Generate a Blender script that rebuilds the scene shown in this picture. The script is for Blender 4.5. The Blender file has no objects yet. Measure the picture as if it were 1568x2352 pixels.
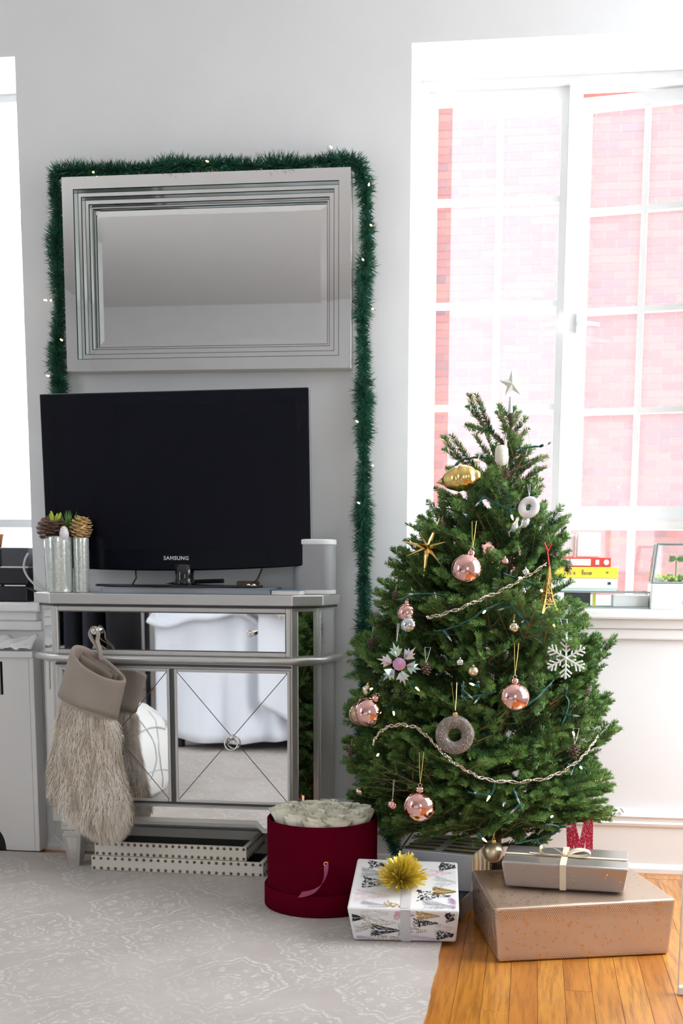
import bpy, math, random
from mathutils import Vector, Matrix
from math import sin, cos, pi, radians, sqrt

# ---------------------------------------------------------------- camera, sky, sun, exposure
S = bpy.context.scene
COL = S.collection
cam = bpy.data.cameras.new('camera'); camo = bpy.data.objects.new('camera', cam); COL.objects.link(camo)
cam.sensor_fit = 'VERTICAL'; cam.sensor_height = 36.0; cam.sensor_width = 24.0
cam.lens = 41.68; cam.shift_x = -0.0363; cam.shift_y = 0.2233
def cam_axes(yaw, pitch, roll):
    f = Vector((sin(yaw)*cos(pitch), cos(yaw)*cos(pitch), sin(pitch)))
    r = Vector((cos(yaw), -sin(yaw), 0)); u = r.cross(f)
    return cos(roll)*r + sin(roll)*u, -sin(roll)*r + cos(roll)*u, f
_r, _u, _f = cam_axes(radians(-7.3588), radians(-8.4441), radians(0.4069))
camo.matrix_world = Matrix(((_r.x, _u.x, -_f.x, 0), (_r.y, _u.y, -_f.y, 0), (_r.z, _u.z, -_f.z, 0.888), (0, 0, 0, 1)))
cam.dof.use_dof = True; cam.dof.focus_distance = 2.85; cam.dof.aperture_fstop = 5.6
S.camera = camo

W = bpy.data.worlds.new('overcast_sky'); S.world = W; W.use_nodes = True
wn = W.node_tree.nodes; wl = W.node_tree.links
bg = wn['Background']; bg.inputs[1].default_value = 6.0
tc = wn.new('ShaderNodeTexCoord'); sx = wn.new('ShaderNodeSeparateXYZ'); wl.new(tc.outputs['Generated'], sx.inputs[0])
rp = wn.new('ShaderNodeValToRGB'); wl.new(sx.outputs[2], rp.inputs[0]); wl.new(rp.outputs[0], bg.inputs[0])     # overcast sky: zenith brighter than horizon
rp.color_ramp.elements[0].position = 0.0; rp.color_ramp.elements[0].color = (.46, .48, .50, 1)
rp.color_ramp.elements[1].position = 1.0; rp.color_ramp.elements[1].color = (1.32, 1.38, 1.45, 1)
def portal(name, loc, facing, w, h):
    l = bpy.data.lights.new(name, 'AREA'); l.shape = 'RECTANGLE'; l.size = w; l.size_y = h; l.energy = 1
    o = bpy.data.objects.new(name, l); COL.objects.link(o); o.location = loc
    o.rotation_euler = Vector(facing).to_track_quat('-Z', 'Z').to_euler(); l.cycles.is_portal = True
portal('portal_left_window', (-1.97, 3.86, 1.55), (0, -1, 0), 0.9, 1.6)
portal('portal_right_window', (0.09, 4.00, 1.55), (0, -1, 0), 0.95, 1.6)
portal('portal_side_window', (1.17, 2.80, 1.535), (-1, 0, 0), 1.2, 2.17)
portal('portal_rear_window', (0.55, -1.84, 1.5), (0, 1, 0), .8, 1.4)
portal('portal_west_window', (-3.32, 1.25, 1.5), (1, 0, 0), .7, 1.5)
S.view_settings.view_transform = 'Standard'; S.view_settings.look = 'None'
S.view_settings.exposure = 0.76; S.view_settings.gamma = 1.0; S.view_settings.use_curve_mapping = False

# ---------------------------------------------------------------- materials
def lin(h):
    h = h.lstrip('#'); out = []
    for i in (0, 2, 4):
        c = int(h[i:i+2], 16)/255; out.append(c/12.92 if c <= .04045 else ((c+.055)/1.055)**2.4)
    return tuple(out)+(1,)
class NT:
    def __init__(s, name):
        s.m = bpy.data.materials.new(name); s.m.use_nodes = True; s.t = s.m.node_tree; s.n = s.t.nodes
        s.b = s.n['Principled BSDF']; s.out = s.n['Material Output']
    def add(s, ty, **kw):
        n = s.n.new(ty)
        for k, v in kw.items(): setattr(n, k, v)
        return n
    def link(s, a, b): s.t.links.new(a, b)
    def val(s, x): return x
    def math(s, op, a, b=None, clamp=False):
        n = s.n.new('ShaderNodeMath'); n.operation = op; n.use_clamp = clamp
        for i, v in enumerate((a, b)):
            if v is None: continue
            if isinstance(v, (int, float)): n.inputs[i].default_value = v
            else: s.link(v, n.inputs[i])
        return n.outputs[0]
    def mix(s, f, a, b):
        n = s.n.new('ShaderNodeMix'); n.data_type = 'RGBA'
        for i, v in ((0, f), (6, a), (7, b)):
            if isinstance(v, (int, float)): n.inputs[i].default_value = v
            elif isinstance(v, tuple): n.inputs[i].default_value = v
            else: s.link(v, n.inputs[i])
        return n.outputs[2]
    def ramp(s, f, stops):
        n = s.n.new('ShaderNodeValToRGB'); e = n.color_ramp.elements
        while len(e) < len(stops): e.new(.5)
        for i, (p, c) in enumerate(stops):
            e[i].position = p; e[i].color = c if isinstance(c, tuple) else (c, c, c, 1)
        s.link(f, n.inputs[0]); return n.outputs[0]
    def noise(s, vec, scale, detail=3, rough=.5):
        n = s.n.new('ShaderNodeTexNoise'); n.inputs['Scale'].default_value = scale
        n.inputs['Detail'].default_value = detail; n.inputs['Roughness'].default_value = rough
        if vec is not None: s.link(vec, n.inputs['Vector'])
        return n.outputs['Fac']
    def coord(s, kind='Object', scale=None, rot=None):
        n = s.n.new('ShaderNodeTexCoord')
        if scale is None and rot is None: return n.outputs[kind]
        m = s.n.new('ShaderNodeMapping')
        if scale: m.inputs['Scale'].default_value = scale
        if rot: m.inputs['Rotation'].default_value = rot
        s.link(n.outputs[kind], m.inputs['Vector']); return m.outputs[0]
    def pos(s, scale=None, rot=None):
        n = s.n.new('ShaderNodeNewGeometry')
        if scale is None and rot is None: return n.outputs['Position']
        m = s.n.new('ShaderNodeMapping')
        if scale: m.inputs['Scale'].default_value = scale
        if rot: m.inputs['Rotation'].default_value = rot
        s.link(n.outputs['Position'], m.inputs['Vector']); return m.outputs[0]
    def bump(s, h, strength, dist=.002):
        n = s.n.new('ShaderNodeBump'); n.inputs['Strength'].default_value = strength; n.inputs['Distance'].default_value = dist
        s.link(h, n.inputs['Height']); s.link(n.outputs[0], s.b.inputs['Normal'])
MT = {}
def mat(name, col, rough=.5, metal=0.0, bump=None, var=0.0, spec=None, sheen=0, trans=0, ior=None, emit=None, coat=0, subs=0, varscale=6):
    t = NT(name); c = lin(col) if isinstance(col, str) else tuple(col)+(1,)
    b = t.b.inputs
    b['Base Color'].default_value = c; b['Roughness'].default_value = rough; b['Metallic'].default_value = metal
    if spec is not None: b['Specular IOR Level'].default_value = spec
    if sheen: b['Sheen Weight'].default_value = sheen; b['Sheen Roughness'].default_value = .4; b['Sheen Tint'].default_value = c
    if trans: b['Transmission Weight'].default_value = trans
    if ior: b['IOR'].default_value = ior
    if coat: b['Coat Weight'].default_value = coat; b['Coat Roughness'].default_value = .08
    if subs: b['Subsurface Weight'].default_value = subs; b['Subsurface Radius'].default_value = (.01, .01, .008)
    if emit: b['Emission Color'].default_value = lin(emit[0]); b['Emission Strength'].default_value = emit[1]
    if var:
        f = t.noise(t.pos(), varscale, 4)
        d = tuple(x*(1-var) for x in c[:3])+(1,); l = tuple(min(1, x*(1+var)) for x in c[:3])+(1,)
        t.link(t.ramp(f, [(.3, d), (.7, l)]), b['Base Color'])
    if bump: t.bump(t.noise(t.pos(), bump[0], 4), bump[1])
    MT[name] = t.m; return t.m

mat('plaster', (.83, .835, .84), .7, bump=(40, .12), var=.015)
mat('ceiling_paint', (.80, .79, .77), .8)
mat('trim_paint', (.86, .86, .85), .35, bump=(25, .08))
mat('cover_paint', (.74, .72, .70), .4, var=.03)
mat('silver_paint', (.60, .59, .57), .36, .65, bump=(60, .05))
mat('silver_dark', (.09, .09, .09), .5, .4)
mat('mirror', (.93, .94, .94), 0.0, 1.0)
mat('mirror_edge', (.62, .75, .71), .08, .8)
mat('chrome', (.80, .78, .75), .12, 1.0)
mat('tv_plastic', (.004, .005, .009), .16, spec=.22)
mat('tv_screen', (.0035, .004, .009), .22, spec=.2)
mat('tv_side', (.45, .47, .5), .3, .6)
mat('logo_silver', (.7, .7, .72), .3, .3)
mat('black_plastic', (.012, .013, .018), .3)
mat('black_gloss', (.01, .01, .013), .08)
mat('dark_rib', (.10, .105, .125), .35)
mat('speaker_grille', (.36, .36, .37), .55, .3, bump=(900, .2))
mat('white_plastic', (.85, .85, .85), .3)
mat('paper_white', (.86, .86, .84), .6)
mat('book_blue', (.20, .27, .36), .5)
mat('book_red', (.75, .07, .05), .5)
mat('book_yellow', (.86, .80, .07), .5)
mat('book_teal', (.60, .80, .76), .5)
mat('velvet', (.098, .0006, .0095), .85, sheen=.03, spec=.02)
mat('velvet_band', (.105, .0007, .0105), .85, sheen=.03, spec=.02)
mat('ribbon_magenta', (.27, .004, .075), .4)
mat('rose_cream', (.97, .93, .77), .6, subs=.35, var=.03, varscale=60)
mat('foam_dark', (.10, .09, .07), .9)
mat('gold', (.83, .60, .22), .22, 1.0)
mat('gold_dark', (.42, .28, .08), .35, .9)
mat('gold_matte', (.72, .60, .40), .36, .85)
mat('gold_foil', (.95, .80, .20), .28, .75)
mat('rose_gold', (.86, .50, .46), .045, 1.0)
mat('silver_ball', (.75, .76, .78), .07, 1.0)
mat('champagne', (.80, .70, .50), .10, 1.0)
mat('bronze_ball', (.55, .38, .26), .12, 1.0)
mat('string_gold', (.75, .62, .18), .4, .5)
mat('string_white', (.85, .85, .85), .5)
mat('string_red', (.75, .03, .03), .5)
mat('twine', (.45, .32, .22), .8)
mat('bark', (.11, .075, .045), .85, bump=(80, .6))
mat('twig', (.30, .19, .07), .7)
mat('cone_brown', (.14, .075, .05), .65)
mat('cone_gold', (.62, .42, .17), .45, .25)
mat('cone_tip', (.62, .52, .42), .6)
mat('egg_white', (.82, .78, .80), .35, subs=.1)
mat('wire_green', (.006, .075, .065), .4)
mat('bulb', (.9, .8, .5), .2, emit=('#ffd27a', 6.0))
mat('bulb_clear', (.85, .85, .8), .05, trans=.7)
mat('bead', (.68, .60, .50), .12, .9)
mat('garland_core', (.01, .035, .022), .8)
mat('linen_cuff', (.34, .285, .24), .85, sheen=.2, bump=(700, .3))
mat('linen_in', (.22, .18, .145), .9)
mat('fur_base', (.46, .40, .33), .9)
mat('tray_white', (.72, .69, .62), .5)
mat('tray_in', (.045, .042, .04), .6)
mat('nail_brass', (.19, .13, .055), .38, .9)
mat('gift_white', (.84, .83, .83), .38, bump=(14, .25))
mat('print_black', (.015, .017, .03), .45)
mat('print_gold', (.62, .40, .13), .35, .3)
mat('copper_print', (.85, .52, .18), .25, .9)
mat('print_brown', (.34, .22, .12), .5)
mat('print_grey', (.58, .59, .61), .5)
mat('print_pink', (.84, .50, .58), .5)
mat('print_lilac', (.76, .60, .74), .5)
mat('ribbon_sheer', (.60, .58, .60), .6)
mat('gift_silver', (.58, .60, .64), .35, .2)
mat('stripe_gold', (.50, .36, .05), .25, .8)
mat('lace', (.72, .71, .68), .7)
mat('gift_navy', (.012, .017, .03), .4)
mat('gift_grey', (.44, .395, .375), .30, .6, coat=.7)
MT['gift_grey'].node_tree.nodes['Principled BSDF'].inputs['Coat Roughness'].default_value = .25
mat('ribbon_cream', (.80, .70, .52), .45)
mat('red_glitter', (.62, .015, .045), .35)
mat('snow_white', (.82, .86, .84), .35)
mat('star_white', (.85, .85, .78), .45, bump=(200, .3))
mat('cocoon', (.80, .78, .66), .85, bump=(220, .9))
mat('crystal_pink', (.78, .42, .66), .08, .35, trans=.3)
mat('crystal_mint', (.60, .84, .74), .08, .35, trans=.3)
mat('crystal_lilac', (.62, .45, .80), .08, .35, trans=.3)
mat('crystal_white', (.86, .86, .86), .08, .2, trans=.4)
mat('bird_glass', (.80, .86, .90), .06, .5, trans=.3)
mat('acrylic_edge', (.88, .92, .92), .15)
mat('bed_white', (.88, .91, .98), .8, bump=(12, .2))
mat('bed_dark', (.03, .028, .03), .7)
mat('throw_fur', (.72, .68, .64), .95, bump=(140, 1.0))
mat('pouf_white', (.86, .85, .82), .45)
mat('pouf_seam', (.55, .56, .56), .6)
mat('cloth_navy', (.012, .014, .022), .9)
mat('cloth_black', (.008, .008, .010), .85)
mat('puffer', (.012, .014, .02), .25)
mat('plant_green', (.10, .28, .03), .5)
mat('plant_lime', (.42, .55, .04), .5)
mat('wood_brown', (.20, .11, .05), .6)
mat('frame_metal', (.30, .36, .36), .3, .7)
mat('cord_white', (.70, .69, .67), .5)
mat('plastic_film', (.80, .79, .78), .14, bump=(18, .9))
mat('glass_rim', (.75, .85, .80), .1, trans=.6)
mat('orange_pot', (.62, .24, .10), .7)

def glass_pane(name, haze, tint):
    t = NT(name); t.n.remove(t.b)
    tr = t.add('ShaderNodeBsdfTransparent'); tr.inputs[0].default_value = (.97, .98, .98, 1)
    tl = t.add('ShaderNodeBsdfTranslucent'); tl.inputs[0].default_value = tint
    gl = t.add('ShaderNodeBsdfGlossy'); gl.inputs['Roughness'].default_value = .02
    m1 = t.add('ShaderNodeMixShader'); m1.inputs[0].default_value = haze
    m2 = t.add('ShaderNodeMixShader'); m2.inputs[0].default_value = .04
    t.link(tr.outputs[0], m1.inputs[1]); t.link(tl.outputs[0], m1.inputs[2])
    t.link(m1.outputs[0], m2.inputs[1]); t.link(gl.outputs[0], m2.inputs[2]); t.link(m2.outputs[0], t.out.inputs[0])
    MT[name] = t.m
glass_pane('acrylic', .0, (.9, .9, .9, 1))
glass_pane('pane_clear', .03, (.9, .9, .92, 1))
glass_pane('pane_dusty', .062, (.90, .90, .95, 1))  # translucent white mixed in whitens the view through these panes

def needle_mat(name, dark, light, tip=0.0):
    t = NT(name); oi = t.add('ShaderNodeObjectInfo')
    f = t.noise(t.pos(), 35, 3)
    f2 = t.math('ADD', t.math('MULTIPLY', f, .75), t.math('MULTIPLY', oi.outputs['Random'], .25))
    cr = t.ramp(f2, [(.3, lin(dark)), (.7, lin(light))]); t.link(cr, t.b.inputs['Base Color'])
    t.b.inputs['Roughness'].default_value = .42; t.b.inputs['Specular IOR Level'].default_value = .45
    tl = t.add('ShaderNodeBsdfTranslucent'); t.link(cr, tl.inputs[0]); ms = t.add('ShaderNodeMixShader'); ms.inputs[0].default_value = .28
    t.link(t.b.outputs[0], ms.inputs[1]); t.link(tl.outputs[0], ms.inputs[2]); t.link(ms.outputs[0], t.out.inputs[0])
    MT[name] = t.m
needle_mat('needle', '#334e2a', '#608845')
needle_mat('needle_light', '#58843e', '#88ac5c')
needle_mat('needle_blue', '#35594a', '#769a86')
needle_mat('garland_needle', '#0e3f2e', '#3a7d62')

def fur_mat():
    t = NT('fur'); f = t.noise(t.pos((30, 30, 9)), 1.2, 4)
    t.link(t.ramp(f, [(.34, (.54,.45,.36,1)), (.5, (.80,.70,.58,1)), (.68, (.93,.87,.79,1))]), t.b.inputs['Base Color'])
    t.b.inputs['Roughness'].default_value = .7; MT['fur'] = t.m
fur_mat()

def wood_floor():
    t = NT('oak_floor'); oi = t.add('ShaderNodeObjectInfo')
    p = t.pos()
    off = t.add('ShaderNodeVectorMath'); off.operation = 'ADD'
    cmb = t.add('ShaderNodeCombineXYZ'); t.link(t.math('MULTIPLY', oi.outputs['Random'], 37), cmb.inputs[0]); t.link(t.math('MULTIPLY', oi.outputs['Random'], 91), cmb.inputs[1])
    t.link(p, off.inputs[0]); t.link(cmb.outputs[0], off.inputs[1])
    mp = t.add('ShaderNodeMapping'); mp.inputs['Scale'].default_value = (55, 3.5, 1); t.link(off.outputs[0], mp.inputs['Vector'])
    g = t.noise(mp.outputs[0], 1.6, 6, .65)
    mp2 = t.add('ShaderNodeMapping'); mp2.inputs['Scale'].default_value = (14, 2.2, 1); t.link(off.outputs[0], mp2.inputs['Vector'])
    w = t.noise(mp2.outputs[0], 1.3, 3)
    base = t.ramp(t.math('ADD', t.math('MULTIPLY', w, .75), t.math('MULTIPLY', oi.outputs['Random'], .25)), [(.25, lin('#b46c22')), (.5, lin('#c8822f')), (.75, lin('#d6943e'))])
    c2 = t.mix(t.ramp(g, [(.36, .75), (.56, 0.0)]), base, lin('#8a5218'))
    st = t.noise(t.pos((4, 3, 1)), 2.2, 6, .7)
    c3 = t.mix(t.ramp(st, [(.60, 0.0), (.74, .38)]), c2, lin('#8d7a62'))
    sc = t.noise(t.pos((6, 30, 1), (0, 0, 1.0)), 3.0, 5, .7)
    c4 = t.mix(t.ramp(sc, [(.66, 0.0), (.72, .35)]), c3, lin('#6b4f38'))
    t.link(c4, t.b.inputs['Base Color']); t.b.inputs['Roughness'].default_value = .33
    t.b.inputs['Coat Weight'].default_value = .25; t.b.inputs['Coat Roughness'].default_value = .25
    t.bump(g, .12, .001); MT['oak_floor'] = t.m
wood_floor()

def rug_mat():
    t = NT('rug_pile'); p = t.pos()
    nz = t.add('ShaderNodeTexNoise'); nz.inputs['Scale'].default_value = 22; nz.inputs['Detail'].default_value = 3; t.link(p, nz.inputs['Vector'])
    vs = t.add('ShaderNodeVectorMath'); vs.operation = 'MULTIPLY_ADD'; t.link(nz.outputs['Color'], vs.inputs[0])
    vs.inputs[1].default_value = (.024, .024, 0); t.link(p, vs.inputs[2])
    sep = t.add('ShaderNodeSeparateXYZ'); t.link(vs.outputs[0], sep.inputs[0])
    X, Y = sep.outputs[0], sep.outputs[1]
    def band(x, c, h): return t.math('LESS_THAN', t.math('ABSOLUTE', t.math('SUBTRACT', x, c)), h)
    def motif(cell, ox, oy, n):
        u = t.math('ABSOLUTE', t.math('SUBTRACT', t.math('FRACT', t.math('DIVIDE', t.math('ADD', X, ox), cell)), .5))
        v = t.math('ABSOLUTE', t.math('SUBTRACT', t.math('FRACT', t.math('DIVIDE', t.math('ADD', Y, oy), cell*1.45)), .5))
        v = t.math('MULTIPLY', v, 1.15)
        l2 = t.math('SQRT', t.math('ADD', t.math('MULTIPLY', u, u), t.math('MULTIPLY', v, v)))
        L = t.math('ADD', t.math('MULTIPLY', l2, .62), t.math('MULTIPLY', t.math('ADD', u, v), .38)); a_ = t.math('ARCTAN2', v, u)
        Lw = t.math('ADD', L, t.math('MULTIPLY', t.math('ABSOLUTE', t.math('SINE', t.math('MULTIPLY', a_, n))), .030))
        o = t.math('MAXIMUM', band(Lw, .365, .014), band(Lw, .315, .008))
        pet = t.math('MULTIPLY', band(L, .215, .035), t.math('GREATER_THAN', t.math('SINE', t.math('MULTIPLY', a_, n*2.0)), .25))
        core = t.math('MULTIPLY', t.math('LESS_THAN', L, .13), t.math('GREATER_THAN', t.math('SINE', t.math('ADD', t.math('MULTIPLY', L, 150.0), t.math('MULTIPLY', t.math('SINE', t.math('MULTIPLY', a_, 6.0)), 1.6))), .15))
        return t.math('MAXIMUM', o, t.math('MAXIMUM', pet, core)), t.math('GREATER_THAN', L, .40)
    m1, out1 = motif(.37, .06, .05, 6.0); m2, out2 = motif(.37, .245, .318, 8.0)
    vo = t.add('ShaderNodeTexVoronoi'); vo.feature = 'DISTANCE_TO_EDGE'; vo.inputs['Scale'].default_value = 34; t.link(vs.outputs[0], vo.inputs['Vector'])
    curl = t.math('LESS_THAN', vo.outputs['Distance'], .06)
    nn = t.noise(p, 3.2, 4, .6)
    curl = t.math('MULTIPLY', t.math('MULTIPLY', curl, t.math('MULTIPLY', out1, out2)), t.ramp(nn, [(.42, 0.0), (.52, 1.0)]))
    pat = t.math('MAXIMUM', t.math('MAXIMUM', m1, m2), curl)
    worn = t.ramp(t.noise(t.pos((1, 1.6, 1)), 85, 4, .75), [(.44, 0.0), (.55, 1.0)])
    big = t.ramp(t.noise(p, 2.3, 3), [(.36, .25), (.6, 1.0)])
    pat = t.math('MULTIPLY', t.math('MULTIPLY', pat, worn), big)
    base = t.ramp(t.noise(p, 5, 5, .6), [(.3, lin('#b3a8a0')), (.7, lin('#c2b9b2'))])
    c = t.mix(t.math('MULTIPLY', pat, .9), base, lin('#ddd9d2'))
    t.link(c, t.b.inputs['Base Color']); t.b.inputs['Roughness'].default_value = .95
    t.b.inputs['Sheen Weight'].default_value = .15
    hh = t.math('ADD', t.noise(p, 420, 3, .7), t.math('MULTIPLY', pat, .6))
    t.bump(hh, .5, .004); MT['rug_pile'] = t.m
rug_mat()

def brick_mat():
    t = NT('brick'); sep = t.add('ShaderNodeSeparateXYZ'); t.link(t.pos(), sep.inputs[0])
    row = t.math('FLOOR', t.math('DIVIDE', sep.outputs[2], .0677))
    col = t.math('FLOOR', t.math('DIVIDE', t.math('ADD', sep.outputs[0], t.math('MULTIPLY', t.math('MODULO', t.math('ABSOLUTE', row), 2.0), .10675)), .2135))
    cb = t.add('ShaderNodeCombineXYZ'); t.link(row, cb.inputs[0]); t.link(col, cb.inputs[1])
    wn_ = t.add('ShaderNodeTexWhiteNoise'); wn_.noise_dimensions = '2D'; t.link(cb.outputs[0], wn_.inputs['Vector'])
    c = t.ramp(wn_.outputs['Value'], [(0.0, lin('#5f2b2a')), (.45, lin('#74352f')), (.8, lin('#803d33')), (1.0, lin('#522d32'))])
    t.link(c, t.b.inputs['Base Color']); t.b.inputs['Roughness'].default_value = .9; MT['brick'] = t.m
brick_mat()
mat('mortar', (.19, .155, .145), .95)

def foil_mat():
    # brown-pink wrapping paper with a hexagonal grid of fine copper dots that fades down the side
    t = NT('gift_foil_paper')
    s0 = t.add('ShaderNodeSeparateXYZ'); t.link(t.pos(None, (0, 0, -.296)), s0.inputs[0])
    pu = t.math('DIVIDE', s0.outputs[0], .0048); pw = t.math('DIVIDE', t.math('ADD', s0.outputs[1], s0.outputs[2]), .0042)
    rw = t.math('FLOOR', pw); uu = t.math('SUBTRACT', t.math('FRACT', t.math('ADD', pu, t.math('MULTIPLY', t.math('MODULO', t.math('ABSOLUTE', rw), 2.0), .5))), .5); ww = t.math('SUBTRACT', t.math('FRACT', pw), .5)
    dot = t.math('LESS_THAN', t.math('ADD', t.math('MULTIPLY', uu, uu), t.math('MULTIPLY', ww, ww)), .07)
    sep = t.add('ShaderNodeSeparateXYZ'); t.link(t.pos(), sep.inputs[0])
    nz = t.noise(t.pos(), 14, 2)
    band = t.ramp(t.math('ADD', sep.outputs[2], t.math('MULTIPLY', t.math('SUBTRACT', nz, .5), .03)), [(.088, 0.0), (.112, 1.0)])
    low = t.ramp(t.math('ADD', sep.outputs[2], t.math('MULTIPLY', t.math('SUBTRACT', nz, .5), .02)), [(.006, 1.0), (.022, 0.0)])
    m = t.math('MULTIPLY', dot, t.math('MAXIMUM', band, low))
    t.link(t.mix(m, lin('#c8b09c'), lin('#84603e')), t.b.inputs['Base Color'])
    t.b.inputs['Metallic'].default_value = .55
    t.b.inputs['Roughness'].default_value = .36; t.b.inputs['Coat Weight'].default_value = .5; t.b.inputs['Coat Roughness'].default_value = .2
    t.bump(t.noise(t.pos(), 9, 3), .25, .004); MT['gift_foil_paper'] = t.m
foil_mat()

def glitter(name, base, spark, scale, thr, rough=.4):
    t = NT(name); v = t.add('ShaderNodeTexVoronoi'); v.inputs['Scale'].default_value = scale; t.link(t.pos(), v.inputs['Vector'])
    sp = t.add('ShaderNodeSeparateColor'); t.link(v.outputs['Color'], sp.inputs[0])
    f = t.math('GREATER_THAN', sp.outputs[0], thr)
    t.link(t.mix(f, lin(base), lin(spark)), t.b.inputs['Base Color']); t.b.inputs['Roughness'].default_value = rough
    t.link(t.math('MULTIPLY', f, .4), t.b.inputs['Metallic']); MT[name] = t.m
glitter('red_glitter', '#c4123a', '#f4a0ae', 520, .86)
glitter('donut_glaze', '#6a625e', '#a8a09a', 700, .80)
glitter('snow_white', '#d8e2de', '#ffffff', 600, .6)

def mercury():
    t = NT('mercury_glass'); n = t.noise(t.pos((1, 1, .7)), 190, 4, .7)
    t.link(t.ramp(n, [(.38, (.55, .61, .55, 1)), (.58, (.90, .94, .90, 1))]), t.b.inputs['Base Color'])
    t.b.inputs['Metallic'].default_value = .4; t.b.inputs['Transmission Weight'].default_value = .35
    t.link(t.ramp(n, [(.4, .32), (.6, .10)]), t.b.inputs['Roughness']); t.bump(n, .15, .001); MT['mercury_glass'] = t.m
mercury()

# ---------------------------------------------------------------- mesh helpers
class MB:
    def __init__(s): s.v = []; s.f = []; s.m = []
    def add(s, v, f, mi=0, M=None):
        o = len(s.v)
        s.v += [tuple(M @ Vector(x)) for x in v] if M is not None else [tuple(x) for x in v]
        s.f += [tuple(i+o for i in q) for q in f]; s.m += [mi]*len(f); return s
    def box(s, a, b, mi=0, M=None):
        x0, y0, z0 = a; x1, y1, z1 = b
        return s.add([(x0,y0,z0),(x1,y0,z0),(x1,y1,z0),(x0,y1,z0),(x0,y0,z1),(x1,y0,z1),(x1,y1,z1),(x0,y1,z1)],
                     [(0,3,2,1),(4,5,6,7),(0,1,5,4),(1,2,6,5),(2,3,7,6),(3,0,4,7)], mi, M)
    def hexa(s, p, mi=0):   # bottom 4 then top 4
        return s.add(p, [(0,3,2,1),(4,5,6,7),(0,1,5,4),(1,2,6,5),(2,3,7,6),(3,0,4,7)], mi)
    def prism(s, poly, z0, z1, mi=0, M=None):    # polygon in xy, ccw
        n = len(poly)
        v = [(x, y, z0) for x, y in poly]+[(x, y, z1) for x, y in poly]
        f = [tuple(range(n-1, -1, -1)), tuple(range(n, 2*n))]+[(i, (i+1) % n, n+(i+1) % n, n+i) for i in range(n)]
        return s.add(v, f, mi, M)
    def plate(s, poly, y0, y1, mi=0):            # polygon in xz, extruded in y
        n = len(poly)
        v = [(x, y0, z) for x, z in poly]+[(x, y1, z) for x, z in poly]
        f = [tuple(range(n)), tuple(range(2*n-1, n-1, -1))]+[(n+i, n+(i+1) % n, (i+1) % n, i) for i in range(n)]
        return s.add(v, f, mi)
    def lathe(s, prof, seg=24, mi=0, M=None, cap=True):   # prof of (r, z)
        v = []; f = []; n = len(prof)
        for r, z in prof:
            for k in range(seg):
                a = 2*pi*k/seg; v.append((r*cos(a), r*sin(a), z))
        for i in range(n-1):
            for k in range(seg):
                k2 = (k+1) % seg
                f.append((i*seg+k, i*seg+k2, (i+1)*seg+k2, (i+1)*seg+k))
        if cap:
            f.append(tuple(range(seg-1, -1, -1))); f.append(tuple((n-1)*seg+k for k in range(seg)))
        return s.add(v, f, mi, M)
    def sphere(s, c, r, seg=16, rings=10, mi=0, sc=(1, 1, 1)):
        prof = [(max(1e-4, r*sin(pi*i/rings)), -r*cos(pi*i/rings)) for i in range(rings+1)]
        return s.lathe(prof, seg, mi, Matrix.Translation(c) @ Matrix.Diagonal((*sc, 1)), cap=True)
    def tube(s, pts, r, seg=6, mi=0, closed=False):
        P = [Vector(p) for p in pts]; n = len(P); v = []; f = []; prev = None
        for i, p in enumerate(P):
            if closed: d = P[(i+1) % n]-P[i-1]
            else: d = (P[min(i+1, n-1)]-P[max(i-1, 0)])
            d = d.normalized() if d.length > 0 else Vector((0, 0, 1))
            a = Vector((0, 0, 1)) if abs(d.z) < .9 else Vector((1, 0, 0))
            if prev is not None: a = prev
            u = d.cross(a).normalized(); w = u.cross(d).normalized(); prev = w
            rr = r[i] if isinstance(r, (list, tuple)) else r
            for k in range(seg):
                t = 2*pi*k/seg; v.append(p+rr*(cos(t)*u+sin(t)*w))
        m = n if closed else n-1
        for i in range(m):
            j = (i+1) % n
            for k in range(seg):
                k2 = (k+1) % seg; f.append((i*seg+k, j*seg+k, j*seg+k2, i*seg+k2))
        if not closed: f.append(tuple(range(seg))); f.append(tuple((n-1)*seg+k for k in range(seg-1, -1, -1)))
        return s.add(v, f, mi)
    def strip(s, pts, side, w, mi=0, th=.0006):   # thin ribbon along pts, side vector
        side = Vector(side).normalized(); P = [Vector(p) for p in pts]; v = []; f = []; n = len(P)
        for i, p in enumerate(P):
            d = (P[min(i+1, n-1)]-P[max(i-1, 0)]).normalized(); nn = d.cross(side).normalized()
            for a, b in ((-1, -1), (1, -1), (1, 1), (-1, 1)): v.append(p+side*a*w/2+nn*b*th)
        for i in range(n-1):
            for k in range(4): f.append((i*4+k, i*4+(k+1) % 4, (i+1)*4+(k+1) % 4, (i+1)*4+k))
        f.append((3, 2, 1, 0)); f.append(tuple((n-1)*4+k for k in range(4)))
        return s.add(v, f, mi)
    def torus(s, R, r, a=24, b=10, mi=0, M=None):
        v = [((R+r*cos(2*pi*j/b))*cos(2*pi*i/a), (R+r*cos(2*pi*j/b))*sin(2*pi*i/a), r*sin(2*pi*j/b)) for i in range(a) for j in range(b)]
        f = [(i*b+j, ((i+1) % a)*b+j, ((i+1) % a)*b+(j+1) % b, i*b+(j+1) % b) for i in range(a) for j in range(b)]
        return s.add(v, f, mi, M)
    def grid(s, fn, nu, nv, mi=0, th=0):
        v = [fn(i/nu, j/nv) for i in range(nu+1) for j in range(nv+1)]
        f = [(i*(nv+1)+j, (i+1)*(nv+1)+j, (i+1)*(nv+1)+j+1, i*(nv+1)+j+1) for i in range(nu) for j in range(nv)]
        return s.add(v, f, mi)
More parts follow.
